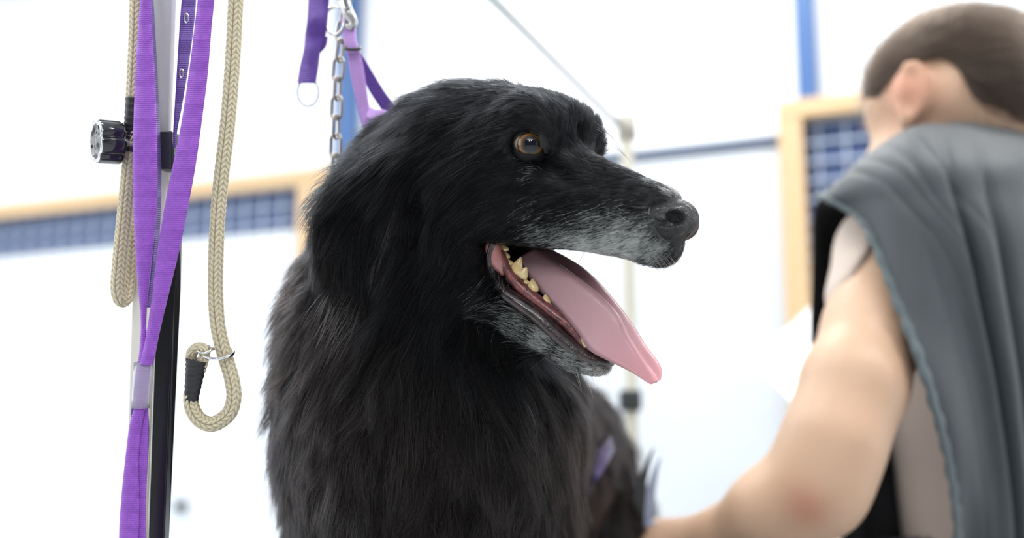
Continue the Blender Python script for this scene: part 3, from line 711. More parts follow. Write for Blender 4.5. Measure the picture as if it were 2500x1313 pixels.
for px, py, dx, dy, lf, ln in COMB:
    h_ = hit(px, py)
    if h_ is None: continue
    CP.append(h_); CVd.append(nrm(RGT*dx-UPV*dy)); CVl.append((lf, ln))
CP = np.array(CP); CVd = np.array(CVd); CVl = np.array(CVl)
def comb(P):
    q = HL(P); head = 1/(1+np.exp(((np.linalg.norm(P-H(-3, -3, 0), axis=1))-.115)/.01))
    # mirrored comb for the far side of the head, plain downward and backward lay elsewhere
    hd = nrm(-hf[None]*1.0 - hu*.35*np.ones((len(P), 1)))
    bdir = nrm(np.array([0.02, .28, -1.0]))[None]*np.ones((len(P), 1))
    base = head[:, None]*hd + (1-head[:, None])*bdir
    bl = np.stack([np.full(len(P), .16), head*1.2+(1-head)*np.interp(P[:, 2], [.62, .72, .95], [.8, 1.8, 3.6])], 1)
    far = (q[:, 2] < -.3) & (head > .5)
    Pm = P.copy(); Pm[far] = HO + ((q[far]*[1, 1, -1]) @ HAX)*.01
    d = idw(Pm, CP, CVd, .022, .012, base); l = idw(Pm, CP, CVl, .022, .012, bl)
    if far.any():
        dl = (d[far] @ HAX.T)*[1, 1, -1]; d[far] = dl @ HAX
    return nrm(d), l[:, 0], l[:, 1]*.01
# where no fur grows: lids, lips, inner mouth, nose pad, paw pads
def nofur(P, N):
    bad = np.zeros(len(P), bool)
    for e_ in EYES:
        v = P-e_; o_ = hr if e_ is EYES[0] else -hr; out = nrm(o_*.86+hf*.50); A = nrm(hf*.86-o_*.50); B = nrm(np.cross(A, out)); B = B if B@hu > 0 else -B
        x, y = v@A/ER, v@B/ER; bad |= (((x-.14)/1.02)**2+(y/.62)**2 < 1) & (np.linalg.norm(v, axis=1) < .025)
    q = HL(P)
    bad |= (np.abs(q[:, 2]) < 3.0) & (q[:, 0] > -3.2) & (q[:, 0] < 8.8) & ((P-L0)@nL < -.002) & ((P-U0)@nU < .004)
    bad |= ((N@hu) < -.55) & (q[:, 1] < -4.6) & (q[:, 1] > -7.5) & (np.abs(q[:, 2]) < 1.9) & (q[:, 0] > -3) & (q[:, 0] < 8.6)
    bad |= ((N@hu) > .25) & ((P-L0)@nL < .001) & ((P-L0)@nL > -.02) & (q[:, 0] > -2) & (q[:, 0] < 9) & (q[:, 1] < -6) & (np.abs(q[:, 2]) < 3.4)
    bad |= (NF.at(np.clip(P, NF.lo, NF.lo+NF.h*(NF.n-1))) < .0006) & np.all((P > NF.lo) & (P < NF.lo+NF.h*(NF.n-1)), axis=1)
    bad |= P[:, 2] < TABLE_Z+.004
    return bad
FC = Vd[Qd].mean(1); FN = nrm(np.cross(Vd[Qd[:, 2]]-Vd[Qd[:, 0]], Vd[Qd[:, 3]]-Vd[Qd[:, 1]]))
face = ((CAM-FC)*FN).sum(1)/np.linalg.norm(CAM-FC, axis=1)
hdist = np.linalg.norm(FC-H(-1.5, -3.5, 0), axis=1)
def grow(n, region, rad, K=6, clump=.35, csize=60, seed=1, lenmul=1.0, wave=.0, tint=None, liftadd=0.0, rj=.25, maxlen=None):
    r = np.random.default_rng(seed); P, _ = sample(Vd, Qd, region, n, r)
    N = F.grad(P); bad = nofur(P, N); P = P[~bad]; N = N[~bad]; n = len(P)
    D, lift, L = comb(P)
    if maxlen is not None: L = np.minimum(L, maxlen)
    c0 = coat(P); L = np.minimum(L, np.interp(c0, [0, .12, .35], [1.0, .010, .0062])); L = L*lenmul*(1-rj+2*rj*r.random(n)); lift = np.clip(lift+liftadd+r.normal(0, .07, n), .03, .9)
    T = nrm(D - N*((D*N).sum(1))[:, None]); S0 = np.cross(N, T); lw = np.clip((L/.01-1.0)/2.5, .10, 1)
    def wob(k_, s0): # slow swirls that part long fur into locks
        q_ = P*k_; return (np.sin(q_[:, 0]*1.0+s0+2.1*np.sin(q_[:, 2]*.63+s0))+np.sin(q_[:, 2]*.8+1.7*s0+1.8*np.sin(q_[:, 0]*.71-s0)+q_[:, 1]))*.5
    T = nrm(T + S0*(lw*(.50*wob(150, 1.3)+.42*wob(330, 4.1)))[:, None] + .11*r.normal(size=(n, 3))); lift = np.clip(lift+lw*.18*wob(210, 2.2), .03, .9)
    d = nrm(T*(1-lift[:, None]) + N*lift[:, None]); pts = [P-N*.0006]; p = P.copy()
    grav = np.array([0, 0, -1.0]); gl = np.clip(L/.05, 0, 1)[:, None]; ph = r.random(n)*6.28; side = np.cross(N, T)
    for k in range(1, K):
        t = k/(K-1); f = nrm(d + (T*.55*t + grav*gl*.8*t) + side*(wave*np.sin(ph+5*t)*gl[:, 0])[:, None])
        p = p + f*(L/(K-1))[:, None]
        s_ = F.at(p); mn = .0004+.0035*lift*min(1, t*1.5)*np.clip(L/.02, .1, 1); pen = np.clip(mn-s_, 0, .02)
        p = p + F.grad(p)*pen[:, None]; pts.append(p.copy())
    PT = np.stack(pts, 1)
    near = None
    if clump > 0:                                                   # hairs gather into locks
        g_ = r.choice(n, max(8, n//csize), replace=False); kd = KDTree(len(g_))
        for i, j in enumerate(g_): kd.insert(P[j], i)
        kd.balance(); near = np.array([kd.find(x)[1] for x in P.tolist()])
        G_ = PT[g_[near]]; off = (P-P[g_[near]])[:, None]
        w = clump*np.linspace(0, 1, K)[None, :, None]**1.5*(.5+.8*r.random((n, 1, 1)))
        tgt = G_ + off*.12*(1+0*w)
        Lr = (L/ L[g_[near]])[:, None, None]
        PT = PT*(1-w) + (PT[:, :1] + (tgt-PT[:, :1])*np.minimum(1, Lr))*w
    c = coat(P)*1.0; q = HL(P); c = np.clip(c+.0*c, 0, 1)
    col = np.tile([.0045, .0050, .0060], (n, 1)) * (.6+.9*r.random((n, 1)))
    hv = r.random(n)
    grey = hv < np.clip(c*1.15-.03, 0, .93)
    col[grey] = np.array([.86, .90, .86])*(.62+.38*r.random((grey.sum(), 1)))
    if clump > 0: tone = (np.sin((g_*12.9898) % 6.28)*.5+.5)[near]; col[~grey] *= (.55+1.5*tone**3)[~grey][:, None]
    body_ = np.clip((np.linalg.norm(P-H(-3, -3, 0), axis=1)-.11)/.05, 0, 1)
    br = (r.random(n) < .52*body_) & ~grey
    col[br] = np.array([.036, .025, .021])*(.4+r.random((br.sum(), 1)))
    lt = r.random(n) < .07; col[lt & ~grey] = .045*(.5+r.random(((lt & ~grey).sum(), 1)))
    if tint is not None: tint(P, col, r)
    curves('fur', PT, rad*(.75+.5*r.random(n))*np.where(grey, 1.12, 1.0), col, FUR, dog)
    return n
FUR = hair_mat('dog_fur', .24, .40, 1.28)
wh = 1/(1+np.exp((hdist-.130)/.016)); vis = np.clip((face+.25)/.3, .12, 1)
nh = grow(int(90000*FURK), wh*vis, .000075, clump=.42, csize=36, seed=5)
wb_ = 1/(1+np.exp((hdist-.108)/.012))
nb = grow(int(110000*FURK), (1-wb_)*vis*np.interp(FC[:, 1], [.9, 1.1, 1.5], [1, .6, .25])*np.interp(FC[:, 2], [.9, 1.0], [.12, 1]), .00010, clump=.72, csize=60, seed=6, wave=.35)
fr = coat(FC); grow(int(30000*FURK), wh*vis*np.clip((fr-.03)*2.0, 0, 1), .000062, clump=.2, csize=20, seed=9, lenmul=.85)
# whiskers and stray pale hairs
WH = hair_mat('whisker', .25); BRN = hair_mat('brown_hair_strand', .25)
def whisk(spec, rad, m, name, seed=2):
    tone = .55 if m is WH else .075
    r = np.random.default_rng(seed); PT = []
    for (x, y, dx, dy, ln, dep, curl) in spec:
        p0 = hit(x, y) if dep is None else W(x, y, dep)
        if p0 is None: continue
        d = nrm(RGT*dx-UPV*dy-FWD*.25+.06*r.normal(size=3)); p = p0.copy(); L = [p.copy()]
        for k in range(1, 8):
            p = p+nrm(d+np.array([0, 0, -1])*curl*k/7)*ln*.01/7; L.append(p.copy())
        PT.append(L)
    n = len(PT); col = np.tile([tone, tone*(1.0 if m is WH else .84), tone*(1.0 if m is WH else .78)], (n, 1)); curves(name, np.array(PT), np.full(n, rad), col, m, dog)

sp = []
r_ = np.random.default_rng(8)
for i in range(16):
    x = 1395+r_.random()*90; sp.append((x, 893+r_.random()*8, .25+.5*r_.random(), 1, 1.2+1.2*r_.random(), None, .5))
for i in range(14):
    x = 1560+r_.random()*75; sp.append((x, 612+r_.random()*14, .5+.5*r_.random(), .8, .9+1.1*r_.random(), None, .4))
whisk(sp, .00006, WH, 'whiskers')
sp = []
for i in range(9): sp.append((1166+r_.random()*22, 915+r_.random()*25, .12+.25*r_.random(), 1, 2.2+1.6*r_.random(), None, .4))
for i in range(6): sp.append((1192+r_.random()*14, 862+r_.random()*12, .5+.2*r_.random(), 1, 1.6+.8*r_.random(), None, .3))
whisk(sp, .00009, WH, 'pale_strands', 5)
sp = []
for i in range(60):
    t_ = r_.random(); sp.append((978-66*t_+r_.normal()*3.5, 475+190*t_, -.28+.06*r_.normal(), 1, 1.4+.8*r_.random(), None, .2))
whisk(sp, .00007, BRN, 'ear_highlight_strands', 6)  # highlight line along the ear, put into the colour of these strands
sp = []
for i in range(150):
    t_ = r_.random(); sp.append((1060+90*r_.random(), 930+150*t_, .25*math.sin(i)+.10, 1, 2.6+1.8*r_.random(), None, .5))
for i in range(120): sp.append((740+150*r_.random(), 700+140*r_.random(), -.6+.2*r_.normal(), 1, 2.2+1.2*r_.random(), None, .4))
whisk(sp, .00010, BRN, 'brown_strands', 7)
# ------------------------------------------------------------------ grooming table and arm
rubber = mat('black_rubber_top', (.03, .03, .032), .7, bump=(300, .4, 'noise'))
steel = mat('brushed_steel', (.62, .62, .60), .28, metal=1.0)
chrome = mat('chrome', (.80, .80, .80), .10, metal=1.0)
TX0, TX1, TY0, TY1 = -.31, .33, .74, 1.78
tb = empty('grooming_table', ((TX0+TX1)/2, (TY0+TY1)/2, 0)); tag(tb, 'low grooming table with black rubber top carrying the black dog', 'table')
v, f = boxvf(((TX0+TX1)/2, (TY0+TY1)/2, TABLE_Z-.016), TX1-TX0, TY1-TY0, .030); o = mesh('tabletop', v, f, rubber, tb, False); bevel(o, .006, 3)
v, f = boxvf(((TX0+TX1)/2, (TY0+TY1)/2, TABLE_Z-.042), TX1-TX0-.03, TY1-TY0-.03, .022); mesh('frame', v, f, steel, tb, False)
for x in (TX0+.06, TX1-.06):
    for y in (TY0+.08, TY1-.08):
        v, f = tube(np.array([[x, y, .0], [x, y, TABLE_Z-.052]]), .018, 16); mesh('leg', v, f, steel, tb)
def prism(L, Rt, th, m, name, parent, bv=.0008):
    """flat bar between rows of (left,right) points, with thickness th away from the camera"""
    n = len(L); B = []
    for a, b in zip(L, Rt):
        b_ = nrm(np.cross(b-a, [0, 0, 1.0])); b_ = b_ if b_@FWD > 0 else -b_
        B.append([a, b, b+b_*th, a+b_*th])
    v, f = loft(B); o = mesh(name, v, f, m, parent, False); bevel(o, bv); return o
arm = empty('grooming_stand', W(370, 1313, .775)*[1, 1, 0]+[0, 0, TABLE_Z]); tag(arm, 'steel grooming arm clamped to the table, with black collar and knob, behind the purple leash', 'grooming arm')
plate = mat('satin_steel_plate', (.64, .645, .61), .42, metal=.35); edgew = mat('edge_glint', (.95, .95, .93), .25, metal=.2)
paintw = mat('cream_post_enamel', (.80, .78, .71), .3); blk = mat('dark_reflection_gloss', (.008, .008, .010), .18)
prism([W(362, -60, .762), W(371, 60, .765), W(388, 325, .775)], [W(421, -60, .762), W(419, 60, .765), W(412, 325, .775)], .006, plate, 'upper_bar', arm)
prism([W(421.5, -60, .7625), W(419.5, 60, .7655), W(412.5, 325, .7755)], [W(434, -60, .764), W(430, 60, .767), W(419, 325, .777)], .006, edgew, 'edge_glint', arm)  # near-white colour paints the bright reflection along the bar's edge
prism([W(388, 412, .776), W(371, 640, .776), W(350, 900, .776)], [W(410, 412, .776), W(392, 640, .776), W(366, 900, .776)], .009, paintw, 'inner_rod', arm)
bz = lambda d: (1150 + (1.1-(TABLE_Z+.0))/d*FPX)
base_py = 2730
prism([W(336, 440, .786), W(322, 730, .786), W(304, 1313, .786), W(262, base_py, .80)], [W(386, 440, .786), W(374, 730, .786), W(355, 1313, .786), W(312, base_py, .80)], .014, paintw, 'post', arm)
prism([W(390, 440, .782), W(383, 730, .782), W(363, 1313, .782), W(318, base_py, .80)], [W(436, 440, .782), W(425, 700, .782), W(401, 1313, .782), W(356, base_py, .80)], .012, blk, 'dark_reflection_face', arm)  # black colour paints the dark reflection on the steel tube's right face
prism([W(387.5, 440, .7815), W(380, 730, .7815), W(359.5, 1313, .7815)], [W(390, 440, .7815), W(383, 730, .7815), W(362.5, 1313, .7815)], .010, paintw, 'lit_tube_edge', arm)  # cream strip paints the lit edge of the tube
v, f = boxvf(W(310, base_py+20, .80), .07, .07, .05); o = mesh('table_clamp', v, f, steel, arm, False); bevel(o, .004)
# collar block
def blockpx(name, x0, y0, x1, y1, d, th, m, parent, bv=.0012):
    c = (W(x0, y0, d)+W(x1, y1, d))/2 + FWD*th/2; sx = (x1-x0)/FPX*d; sz = (y1-y0)/FPX*d
    v, f = boxvf(c, sx, th, sz, np.stack([RGT, FWD, UPV])); o = mesh(name, v, f, m, parent, False); bevel(o, bv, 3); return o
collar = mat('black_collar', (.030, .035, .040), .38)
blockpx('collar', 343, 335, 424, 400, .7605, .030, collar, arm)
c_ = blockpx('collar_face', 379, 319, 419, 413, .757, .032, collar, arm)
prism([W(419.5, 320, .7572), W(419.5, 413, .7572)], [W(434, 333, .768), W(427, 420, .768)], .003, collar, 'collar_side', arm, .0004)
ax0, ax1 = W(346, 351, .770), W(296, 352, .766)
v, f = tube(np.array([ax0, ax1]), .0026, 14); mesh('knob_screw', v, f, cream, arm)
def knob(c, ax, R, L, m, mr):
    ax = nrm(ax); u = nrm(np.cross(ax, [0, .2, 1])); w = np.cross(ax, u); n = 84; a = np.linspace(0, 2*math.pi, n, endpoint=False)
    lob = 1-.16*np.clip(np.cos(6*a+.5), 0, 1)**3
    def ring(h, s, l=1.0): rr = R*s*(1+(lob-1)*l); return c+ax*h*L+(np.cos(a)*rr)[:, None]*u+(np.sin(a)*rr)[:, None]*w
    v, f = loft([ring(0, .55, 0), ring(0, .9), ring(.05, .99), ring(.12, 1), ring(.86, 1.0), ring(.95, .98), ring(1.0, .92), ring(1.0, .80, .5), ring(.93, .72, 0), ring(.93, .35, 0), ring(.99, .28, 0), ring(1.0, .1, 0)])
    k = mesh('knob', v, f, m, arm)
    v, f = loft([ring(.955, .985), ring(1.012, .955), ring(1.014, .82, .5), ring(.97, .80, .5)], cap=False); e = mesh('chrome_rim', v, f, mr, k)
    return k
blkg = mat('glossy_black_plastic', (.012, .014, .017), .12, coat=.5)
knob(W(295, 349, .766), W(238, 345, .757)-W(295, 349, .766), .0145, .0165, blkg, chrome)

# ------------------------------------------------------------------ webbing, ropes
def webmat(name, col, c2, rough=.45, period=.00135):
    m = mat(name, col, rough, sheen=.25); nt = m.node_tree; b = nt.nodes['Principled BSDF']
    def attr(n): a = node(m, 'ShaderNodeAttribute'); a.attribute_name = n; return a.outputs['Fac']
    def mth(op, a, b_=None):
        x = node(m, 'ShaderNodeMath'); x.operation = op
        for i, v_ in enumerate((a, b_)):
            if v_ is None: continue
            if isinstance(v_, (int, float)): x.inputs[i].default_value = v_
            else: nt.links.new(v_, x.inputs[i])
        return x.outputs[0]
    s, v = attr('along'), attr('across')
    rib = mth('SINE', mth('MULTIPLY', s, 2*math.pi/period)); wf = mth('SINE', mth('MULTIPLY', v, 2*math.pi/.0011))
    hh = mth('ADD', mth('MULTIPLY', rib, .7), mth('MULTIPLY', mth('MULTIPLY', wf, rib), .5))
    tc = node(m, 'ShaderNodeTexCoord'); nz = node(m, 'ShaderNodeTexNoise'); nz.inputs['Scale'].default_value = 260; nt.links.new(tc.outputs['Object'], nz.inputs['Vector'])
    bp = node(m, 'ShaderNodeBump'); bp.inputs['Strength'].default_value = .8; bp.inputs['Distance'].default_value = .0004; nt.links.new(hh, bp.inputs['Height']); nt.links.new(bp.outputs[0], b.inputs['Normal'])
    x = node(m, 'ShaderNodeMix'); x.data_type = 'RGBA'; x.inputs[6].default_value = (*c2, 1); x.inputs[7].default_value = (*col, 1)
    nt.links.new(mth('ADD', mth('MULTIPLY', hh, .35), mth('MULTIPLY', nz.outputs['Fac'], 1.1)), x.inputs[0]); nt.links.new(x.outputs[2], b.inputs['Base Color'])
    return m
purple = webmat('purple_webbing', (.40, .105, .72), (.25, .055, .52))
purpled = webmat('dark_purple_webbing', (.155, .055, .46), (.085, .025, .27))
lilac = webmat('lilac_webbing', (.76, .46, .97), (.60, .33, .88))
def ribbon(name, rows, m, parent, th=.0014, bow=.0, steps=None):
    """rows: (xL, yL, dL, xR, yR, dR) edges of the webbing in the view, given real depth and thickness"""
    L = spline([W(r[0], r[1], r[2]) for r in rows], steps or 30*len(rows)); R = spline([W(r[3], r[4], r[5]) for r in rows], steps or 30*len(rows))
    n = len(L); C = (L+R)/2; s = np.r_[0, np.cumsum(np.linalg.norm(np.diff(C, axis=0), axis=1))]; T = nrm(np.gradient(C, axis=0)); X = nrm(R-L); N = nrm(np.cross(T, X)); N *= np.sign((N@-FWD).mean()) or 1
    k = 11; V, A, B = [], [], []
    for i in range(n):
        w = np.linalg.norm(R[i]-L[i]); us = np.linspace(0, 1, k)
        ed = 1-np.clip(np.abs(us-.5)*2, 0, 1)**8
        top = [L[i]+(R[i]-L[i])*u+N[i]*(th*(.25+.25*e_)+bow*(1-(2*u-1)**2)) for u, e_ in zip(us, ed)]
        bo = [L[i]+(R[i]-L[i])*u+N[i]*(-th*(.25+.25*e_)+bow*(1-(2*u-1)**2)) for u, e_ in zip(us, ed)][::-1]
        V += top+bo; A += [s[i]]*(2*k); B += list(us*w)+list(us[::-1]*w)
    _, F_ = loft(np.array(V).reshape(n, 2*k, 3)); o = mesh(name, V, F_, m, parent)
    for nm_, arr in (('along', A), ('across', B)): at = o.data.attributes.new(nm_, 'FLOAT', 'POINT'); at.data.foreach_set('value', np.asarray(arr, np.float32))
    return o
def rw(y, xl, xr, dl, dr=None): return (xl, y, dl, xr, y, dr if dr else dl)
ls = empty('grooming_leash', W(360, 885, .745)); tag(ls, 'bright purple nylon webbing leash hanging in a narrow loop over the grooming arm', 'leash')
ribbon('strap', [rw(-60, 348, 366, .742), rw(60, 338, 370, .742), rw(200, 330, 378, .740), rw(350, 325, 383, .738), rw(500, 326, 383, .738), rw(600, 330, 374, .738), rw(700, 337, 363, .738), rw(790, 344, 357, .739), rw(885, 338, 362, .740)], purple, ls, bow=.001)
ribbon('strap', [rw(-60, 490, 530, .742), rw(60, 476, 517, .742), rw(180, 461, 507, .741), rw(300, 443, 492, .739), rw(400, 423, 478, .737), rw(500, 403, 460, .736), rw(600, 386, 440, .736), rw(700, 374, 416, .736), rw(800, 360, 392, .737), rw(890, 342, 374, .738)], purple, ls, bow=.0012)
ribbon('strap', [rw(-60, 450, 480, .748, .7585), rw(40, 441, 475, .748, .7585), rw(150, 434, 461, .748, .7575), rw(250, 428, 445, .749, .755), rw(318, 424, 432, .749, .752), rw(360, 425, 427, .749, .750)], purpled, ls)
ribbon('strap', [rw(-60, 362, 370, .745, .757), rw(100, 366, 379, .745, .757), rw(300, 372, 389, .744, .757), rw(450, 376, 393, .744, .757), rw(600, 374, 386, .744, .757), rw(750, 360, 366, .744, .755)], purpled, ls)
ribbon('strap', [rw(880, 336, 366, .745), rw(990, 320, 362, .745), rw(1060, 322, 364, .746), rw(1180, 326, 358, .747), rw(1313, 326, 354, .748), rw(1500, 330, 350, .749)], purpled, ls)
ribbon('strap', [rw(880, 336, 370, .7405), rw(980, 330, 358, .7405), rw(1040, 316, 346, .741), rw(1120, 306, 338, .742), rw(1220, 296, 340, .742), rw(1313, 291, 338, .742), rw(1500, 290, 330, .744)], purple, ls, bow=.001)
ribbon('strap', [rw(985, 336, 361, .743), rw(1060, 330, 362, .743), rw(1180, 318, 358, .744), rw(1313, 322, 355, .744), rw(1500, 322, 352, .745)], purple, ls)
for (x, y, rr) in ((457, 46, .0024), (445, 180, .0022)):             # eyelets in the inner strap
    t = np.linspace(0, 2*math.pi, 25); C = np.array([W(x, y, .752)+RGT*math.cos(a)*rr*.55+UPV*math.sin(a)*rr*1.25-FWD*.0025 for a in t])
    v, f = tube(C, .0006, 8, cap=False); mesh('eyelet', v, f, chrome, ls)
film = mat('clear_plastic_sleeve', (.95, .93, .98), .12, trans=.80, spec=.6)
film.node_tree.nodes['Principled BSDF'].inputs['IOR'].default_value = 1.25
def sleeve(rows, th=.006):
    B = []
    for y, a, b in rows:
        c = (W(a, y, .741)+W(b, y, .741))/2; h = (b-a)/2/FPX*.741
        B.append([c+RGT*h*math.copysign(abs(math.cos(t))**.7, math.cos(t))+FWD*th/2*math.sin(t)*1.0 for t in np.linspace(0, 2*math.pi, 28, endpoint=False)])
    v, f = loft(B, cap=False); o = mesh('clear_sleeve', v, f, film, ls); m_ = o.modifiers.new('s', 'SOLIDIFY'); m_.thickness = .0005; return o
sleeve([(884, 328, 374), (910, 327, 373), (940, 325, 370), (970, 324, 366), (996, 322, 364)])

def ropemat(name, c1, c2):
    m = mat(name, c1, .8, sheen=.2, bump=(1500, .5, 'noise')); nt = m.node_tree; b = nt.nodes['Principled BSDF']
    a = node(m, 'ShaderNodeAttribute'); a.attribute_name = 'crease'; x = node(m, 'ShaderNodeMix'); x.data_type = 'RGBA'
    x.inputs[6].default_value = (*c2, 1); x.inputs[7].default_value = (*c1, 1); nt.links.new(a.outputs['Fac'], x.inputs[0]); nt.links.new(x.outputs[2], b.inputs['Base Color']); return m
rope_m = ropemat('tan_cord', (.72, .64, .46), (.30, .25, .14)); tape = mat('black_tape', (.018, .019, .023), .5, bump=(220, .6, 'noise'))
def rope(name, C, r, parent, stitch=.0037, wales=10, rend=None):
    """solid braid: columns of slanting stitches, mirrored from column to column"""
    P, s = resample(np.asarray(C), .00042); n = 64; T, N, B = frames(P); a = np.arange(n)/n*wales
    w = np.floor(a).astype(int); u = a-w; dirn = np.where(w % 2 == 0, 1, -1)
    q = s[:, None]/stitch + (dirn*(u-.5)*.95)[None] + (w % 2)*.0
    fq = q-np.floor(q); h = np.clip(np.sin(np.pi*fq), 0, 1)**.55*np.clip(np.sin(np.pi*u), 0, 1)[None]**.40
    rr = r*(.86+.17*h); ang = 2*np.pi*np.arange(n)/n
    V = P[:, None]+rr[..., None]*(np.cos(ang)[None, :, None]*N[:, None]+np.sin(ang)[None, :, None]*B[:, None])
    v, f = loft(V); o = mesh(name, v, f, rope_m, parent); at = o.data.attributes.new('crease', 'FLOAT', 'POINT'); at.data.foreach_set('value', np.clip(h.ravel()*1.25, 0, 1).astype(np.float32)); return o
rl = empty('rope_leash', W(300, 735, .768)); tag(rl, 'tan braided leash doubled back behind the purple leash, below the black knob', 'leash')
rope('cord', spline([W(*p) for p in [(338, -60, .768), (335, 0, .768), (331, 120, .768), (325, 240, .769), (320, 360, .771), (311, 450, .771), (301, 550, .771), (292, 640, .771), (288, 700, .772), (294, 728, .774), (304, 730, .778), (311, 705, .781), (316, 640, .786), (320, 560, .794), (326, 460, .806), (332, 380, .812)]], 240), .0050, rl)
P_ = spline([W(*p) for p in [(327, 238, .7685), (324, 290, .769), (321, 330, .771), (320, 372, .771)]], 40)
v, f = tube(P_, .0050*(1+.05*np.sin(np.arange(40)*1.6))+.0004, 20); mesh('tape_wrap', v, f, tape, rl)
rl2 = empty('rope_leash', W(520, 1045, .75)); tag(rl2, 'tan braided slip leash ending in a drop-shaped loop with metal ring and black tape', 'leash')
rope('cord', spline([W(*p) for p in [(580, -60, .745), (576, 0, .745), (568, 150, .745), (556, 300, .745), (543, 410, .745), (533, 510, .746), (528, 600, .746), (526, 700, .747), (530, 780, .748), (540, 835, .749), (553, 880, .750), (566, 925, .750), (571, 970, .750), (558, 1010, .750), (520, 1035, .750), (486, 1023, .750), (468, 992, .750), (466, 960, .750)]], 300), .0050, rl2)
P_ = spline([W(*p) for p in [(465, 992, .750), (470, 950, .749), (476, 910, .748), (481, 878, .747)]], 50); t_ = np.linspace(0, 1, 50)
v, f = tube(P_, (.0041+.0030*t_)*(1+.035*np.sin(np.arange(50)*1.1)), 24); mesh('tape_wrap', v, f, tape, rl2)
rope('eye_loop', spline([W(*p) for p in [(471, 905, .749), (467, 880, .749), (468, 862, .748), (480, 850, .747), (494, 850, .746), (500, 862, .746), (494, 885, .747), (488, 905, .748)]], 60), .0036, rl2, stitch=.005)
t = np.linspace(0, 2*math.pi, 41); rc = W(533, 862, .748); C = np.array([rc+RGT*math.cos(a)*.0096+(FWD*.93+UPV*.36)*math.sin(a)*.0085 for a in t])
v, f = tube(C, .0011, 12, cap=False); mesh('ring', v, f, chrome, rl2)
t = np.linspace(0, 2*math.pi, 31); C = np.array([W(500, 853, .744)+RGT*math.cos(a)*.0042+(UPV*.5+FWD*.8)*math.sin(a)*.0040 for a in t]); v, f = tube(C, .0008, 10, cap=False); mesh('ring', v, f, chrome, rl2)

# ------------------------------------------------------------------ chain, snap and the straps behind the head
DCH = .885
links_m = mat('dull_steel_chain', (.34, .32, .29), .32, metal=.9)
ch = empty('hanging_chain', W(818, 300, DCH)); tag(ch, 'dull steel link chain hanging straight down beside the dog\'s neck', 'chain')
pth = spline([W(*p) for p in [(858, -110, DCH), (848, -30, DCH), (838, 60, DCH), (829, 130, DCH), (823, 220, DCH), (820, 320, DCH), (817, 455, DCH)]], 200); pp, ss = resample(pth, .0002)
def linkring(c, T, wid, L, w, r):
    a = np.linspace(0, 2*math.pi, 33); st = (L-w)/2
    C = np.array([c+T*(math.sin(x)*w/2+(st if math.sin(x) > 0 else -st))+wid*math.cos(x)*w/2 for x in a]); return tube(C, r, 8, cap=False)
k = 0; s_ = 0.0
while s_ < ss[-1]:
    i = int(np.searchsorted(ss, s_)); i = min(i, len(pp)-2); T = nrm(pp[i+1]-pp[i]); w1 = nrm(np.cross(T, FWD)); w2 = nrm(np.cross(T, w1)); a = .35 if k % 2 == 0 else .35+math.pi/2
    v, f = linkring(pp[i], T, w1*math.cos(a)+w2*math.sin(a), .0180, .0088, .00125); mesh('chain_link', v, f, links_m, ch); s_ += .0148; k += 1
t = np.linspace(0, 2*math.pi, 41)
sn = empty('snap_hook', W(845, 40, .875)); tag(sn, 'blurred nickel snap hook with ring at the top of the hanging chain', 'snap hook')
v, f = tube(np.array([W(818, 50, .872)+RGT*math.cos(a)*.0078+UPV*math.sin(a)*.0105 for a in t]), .0014, 10, cap=False); mesh('ring', v, f, chrome, sn)
v, f = tube(spline([W(*p) for p in [(815, -70, .872), (822, -30, .872), (838, 0, .872), (850, 30, .870), (862, 52, .870), (858, 66, .870), (845, 62, .870)]], 50), np.interp(np.linspace(0, 1, 50), [0, .3, .6, 1], [.004, .0052, .004, .002]), 14); mesh('hook', v, f, steel, sn)
v, f = tube(spline([W(*p) for p in [(832, -60, .866), (840, -10, .866), (848, 22, .866)]], 20), .0034, 12); mesh('barrel', v, f, chrome, sn)
dp = empty('hanging_strap', W(750, 200, .868)); tag(dp, 'short dark purple strap with pale plastic ring hanging left of the chain', 'strap')
ribbon('strap', [rw(-60, 756, 806, .868), rw(0, 753, 803, .868), rw(50, 750, 799, .866), rw(85, 745, 795, .869), rw(120, 742, 783, .868), rw(165, 732, 777, .868), rw(203, 726, 771, .867)], purpled, dp, th=.002, bow=.001)
v, f = tube(np.array([W(752, 225, .869)+RGT*math.cos(a)*.0080+UPV*math.sin(a)*.0105 for a in t]), .0009, 10, cap=False); mesh('ring', v, f, mat('pale_plastic_ring', (.80, .85, .88), .3, trans=.3), dp)
ribbon('stitched_fold', [rw(90, 790, 800, .870), rw(112, 780, 796, .870), rw(128, 772, 783, .870)], purpled, dp, th=.003)
ns = empty('neck_loop', W(900, 300, .89)); tag(ns, 'lilac grooming noose strap running from the snap hook to the dog\'s nape', 'strap')
ribbon('strap', [rw(45, 834, 866, .876), rw(65, 835, 869, .874), rw(95, 839, 870, .872), rw(128, 845, 878, .872)], lilac, ns, th=.004)
ribbon('strap', [(845, 118, .874, 876, 112, .874), (852, 160, .875, 886, 156, .876), (861, 210, .877, 893, 200, .878), (873, 262, .879, 900, 250, .880), (886, 310, .880, 912, 296, .882), (902, 345, .884, 925, 325, .886)], lilac, ns)
ribbon('strap', [(868, 128, .880, 874, 116, .880), (880, 172, .882, 894, 150, .882), (900, 218, .885, 918, 190, .885), (925, 258, .888, 945, 232, .888), (955, 300, .892, 978, 275, .892)], purpled, ns)
ribbon('strap', [(895, 285, .872, 905, 262, .875), (915, 295, .868, 918, 268, .870), (935, 290, .866, 935, 268, .868), (960, 300, .868, 955, 275, .870)], lilac, ns)
t = np.linspace(0, 2*math.pi, 31); v, f = tube(np.array([W(861, 118, .869)+RGT*math.cos(a)*.0058+(UPV*.35+FWD*.9)*math.sin(a)*.005 for a in t]), .0012, 10, cap=False); mesh('slide_ring', v, f, darkp, ns)
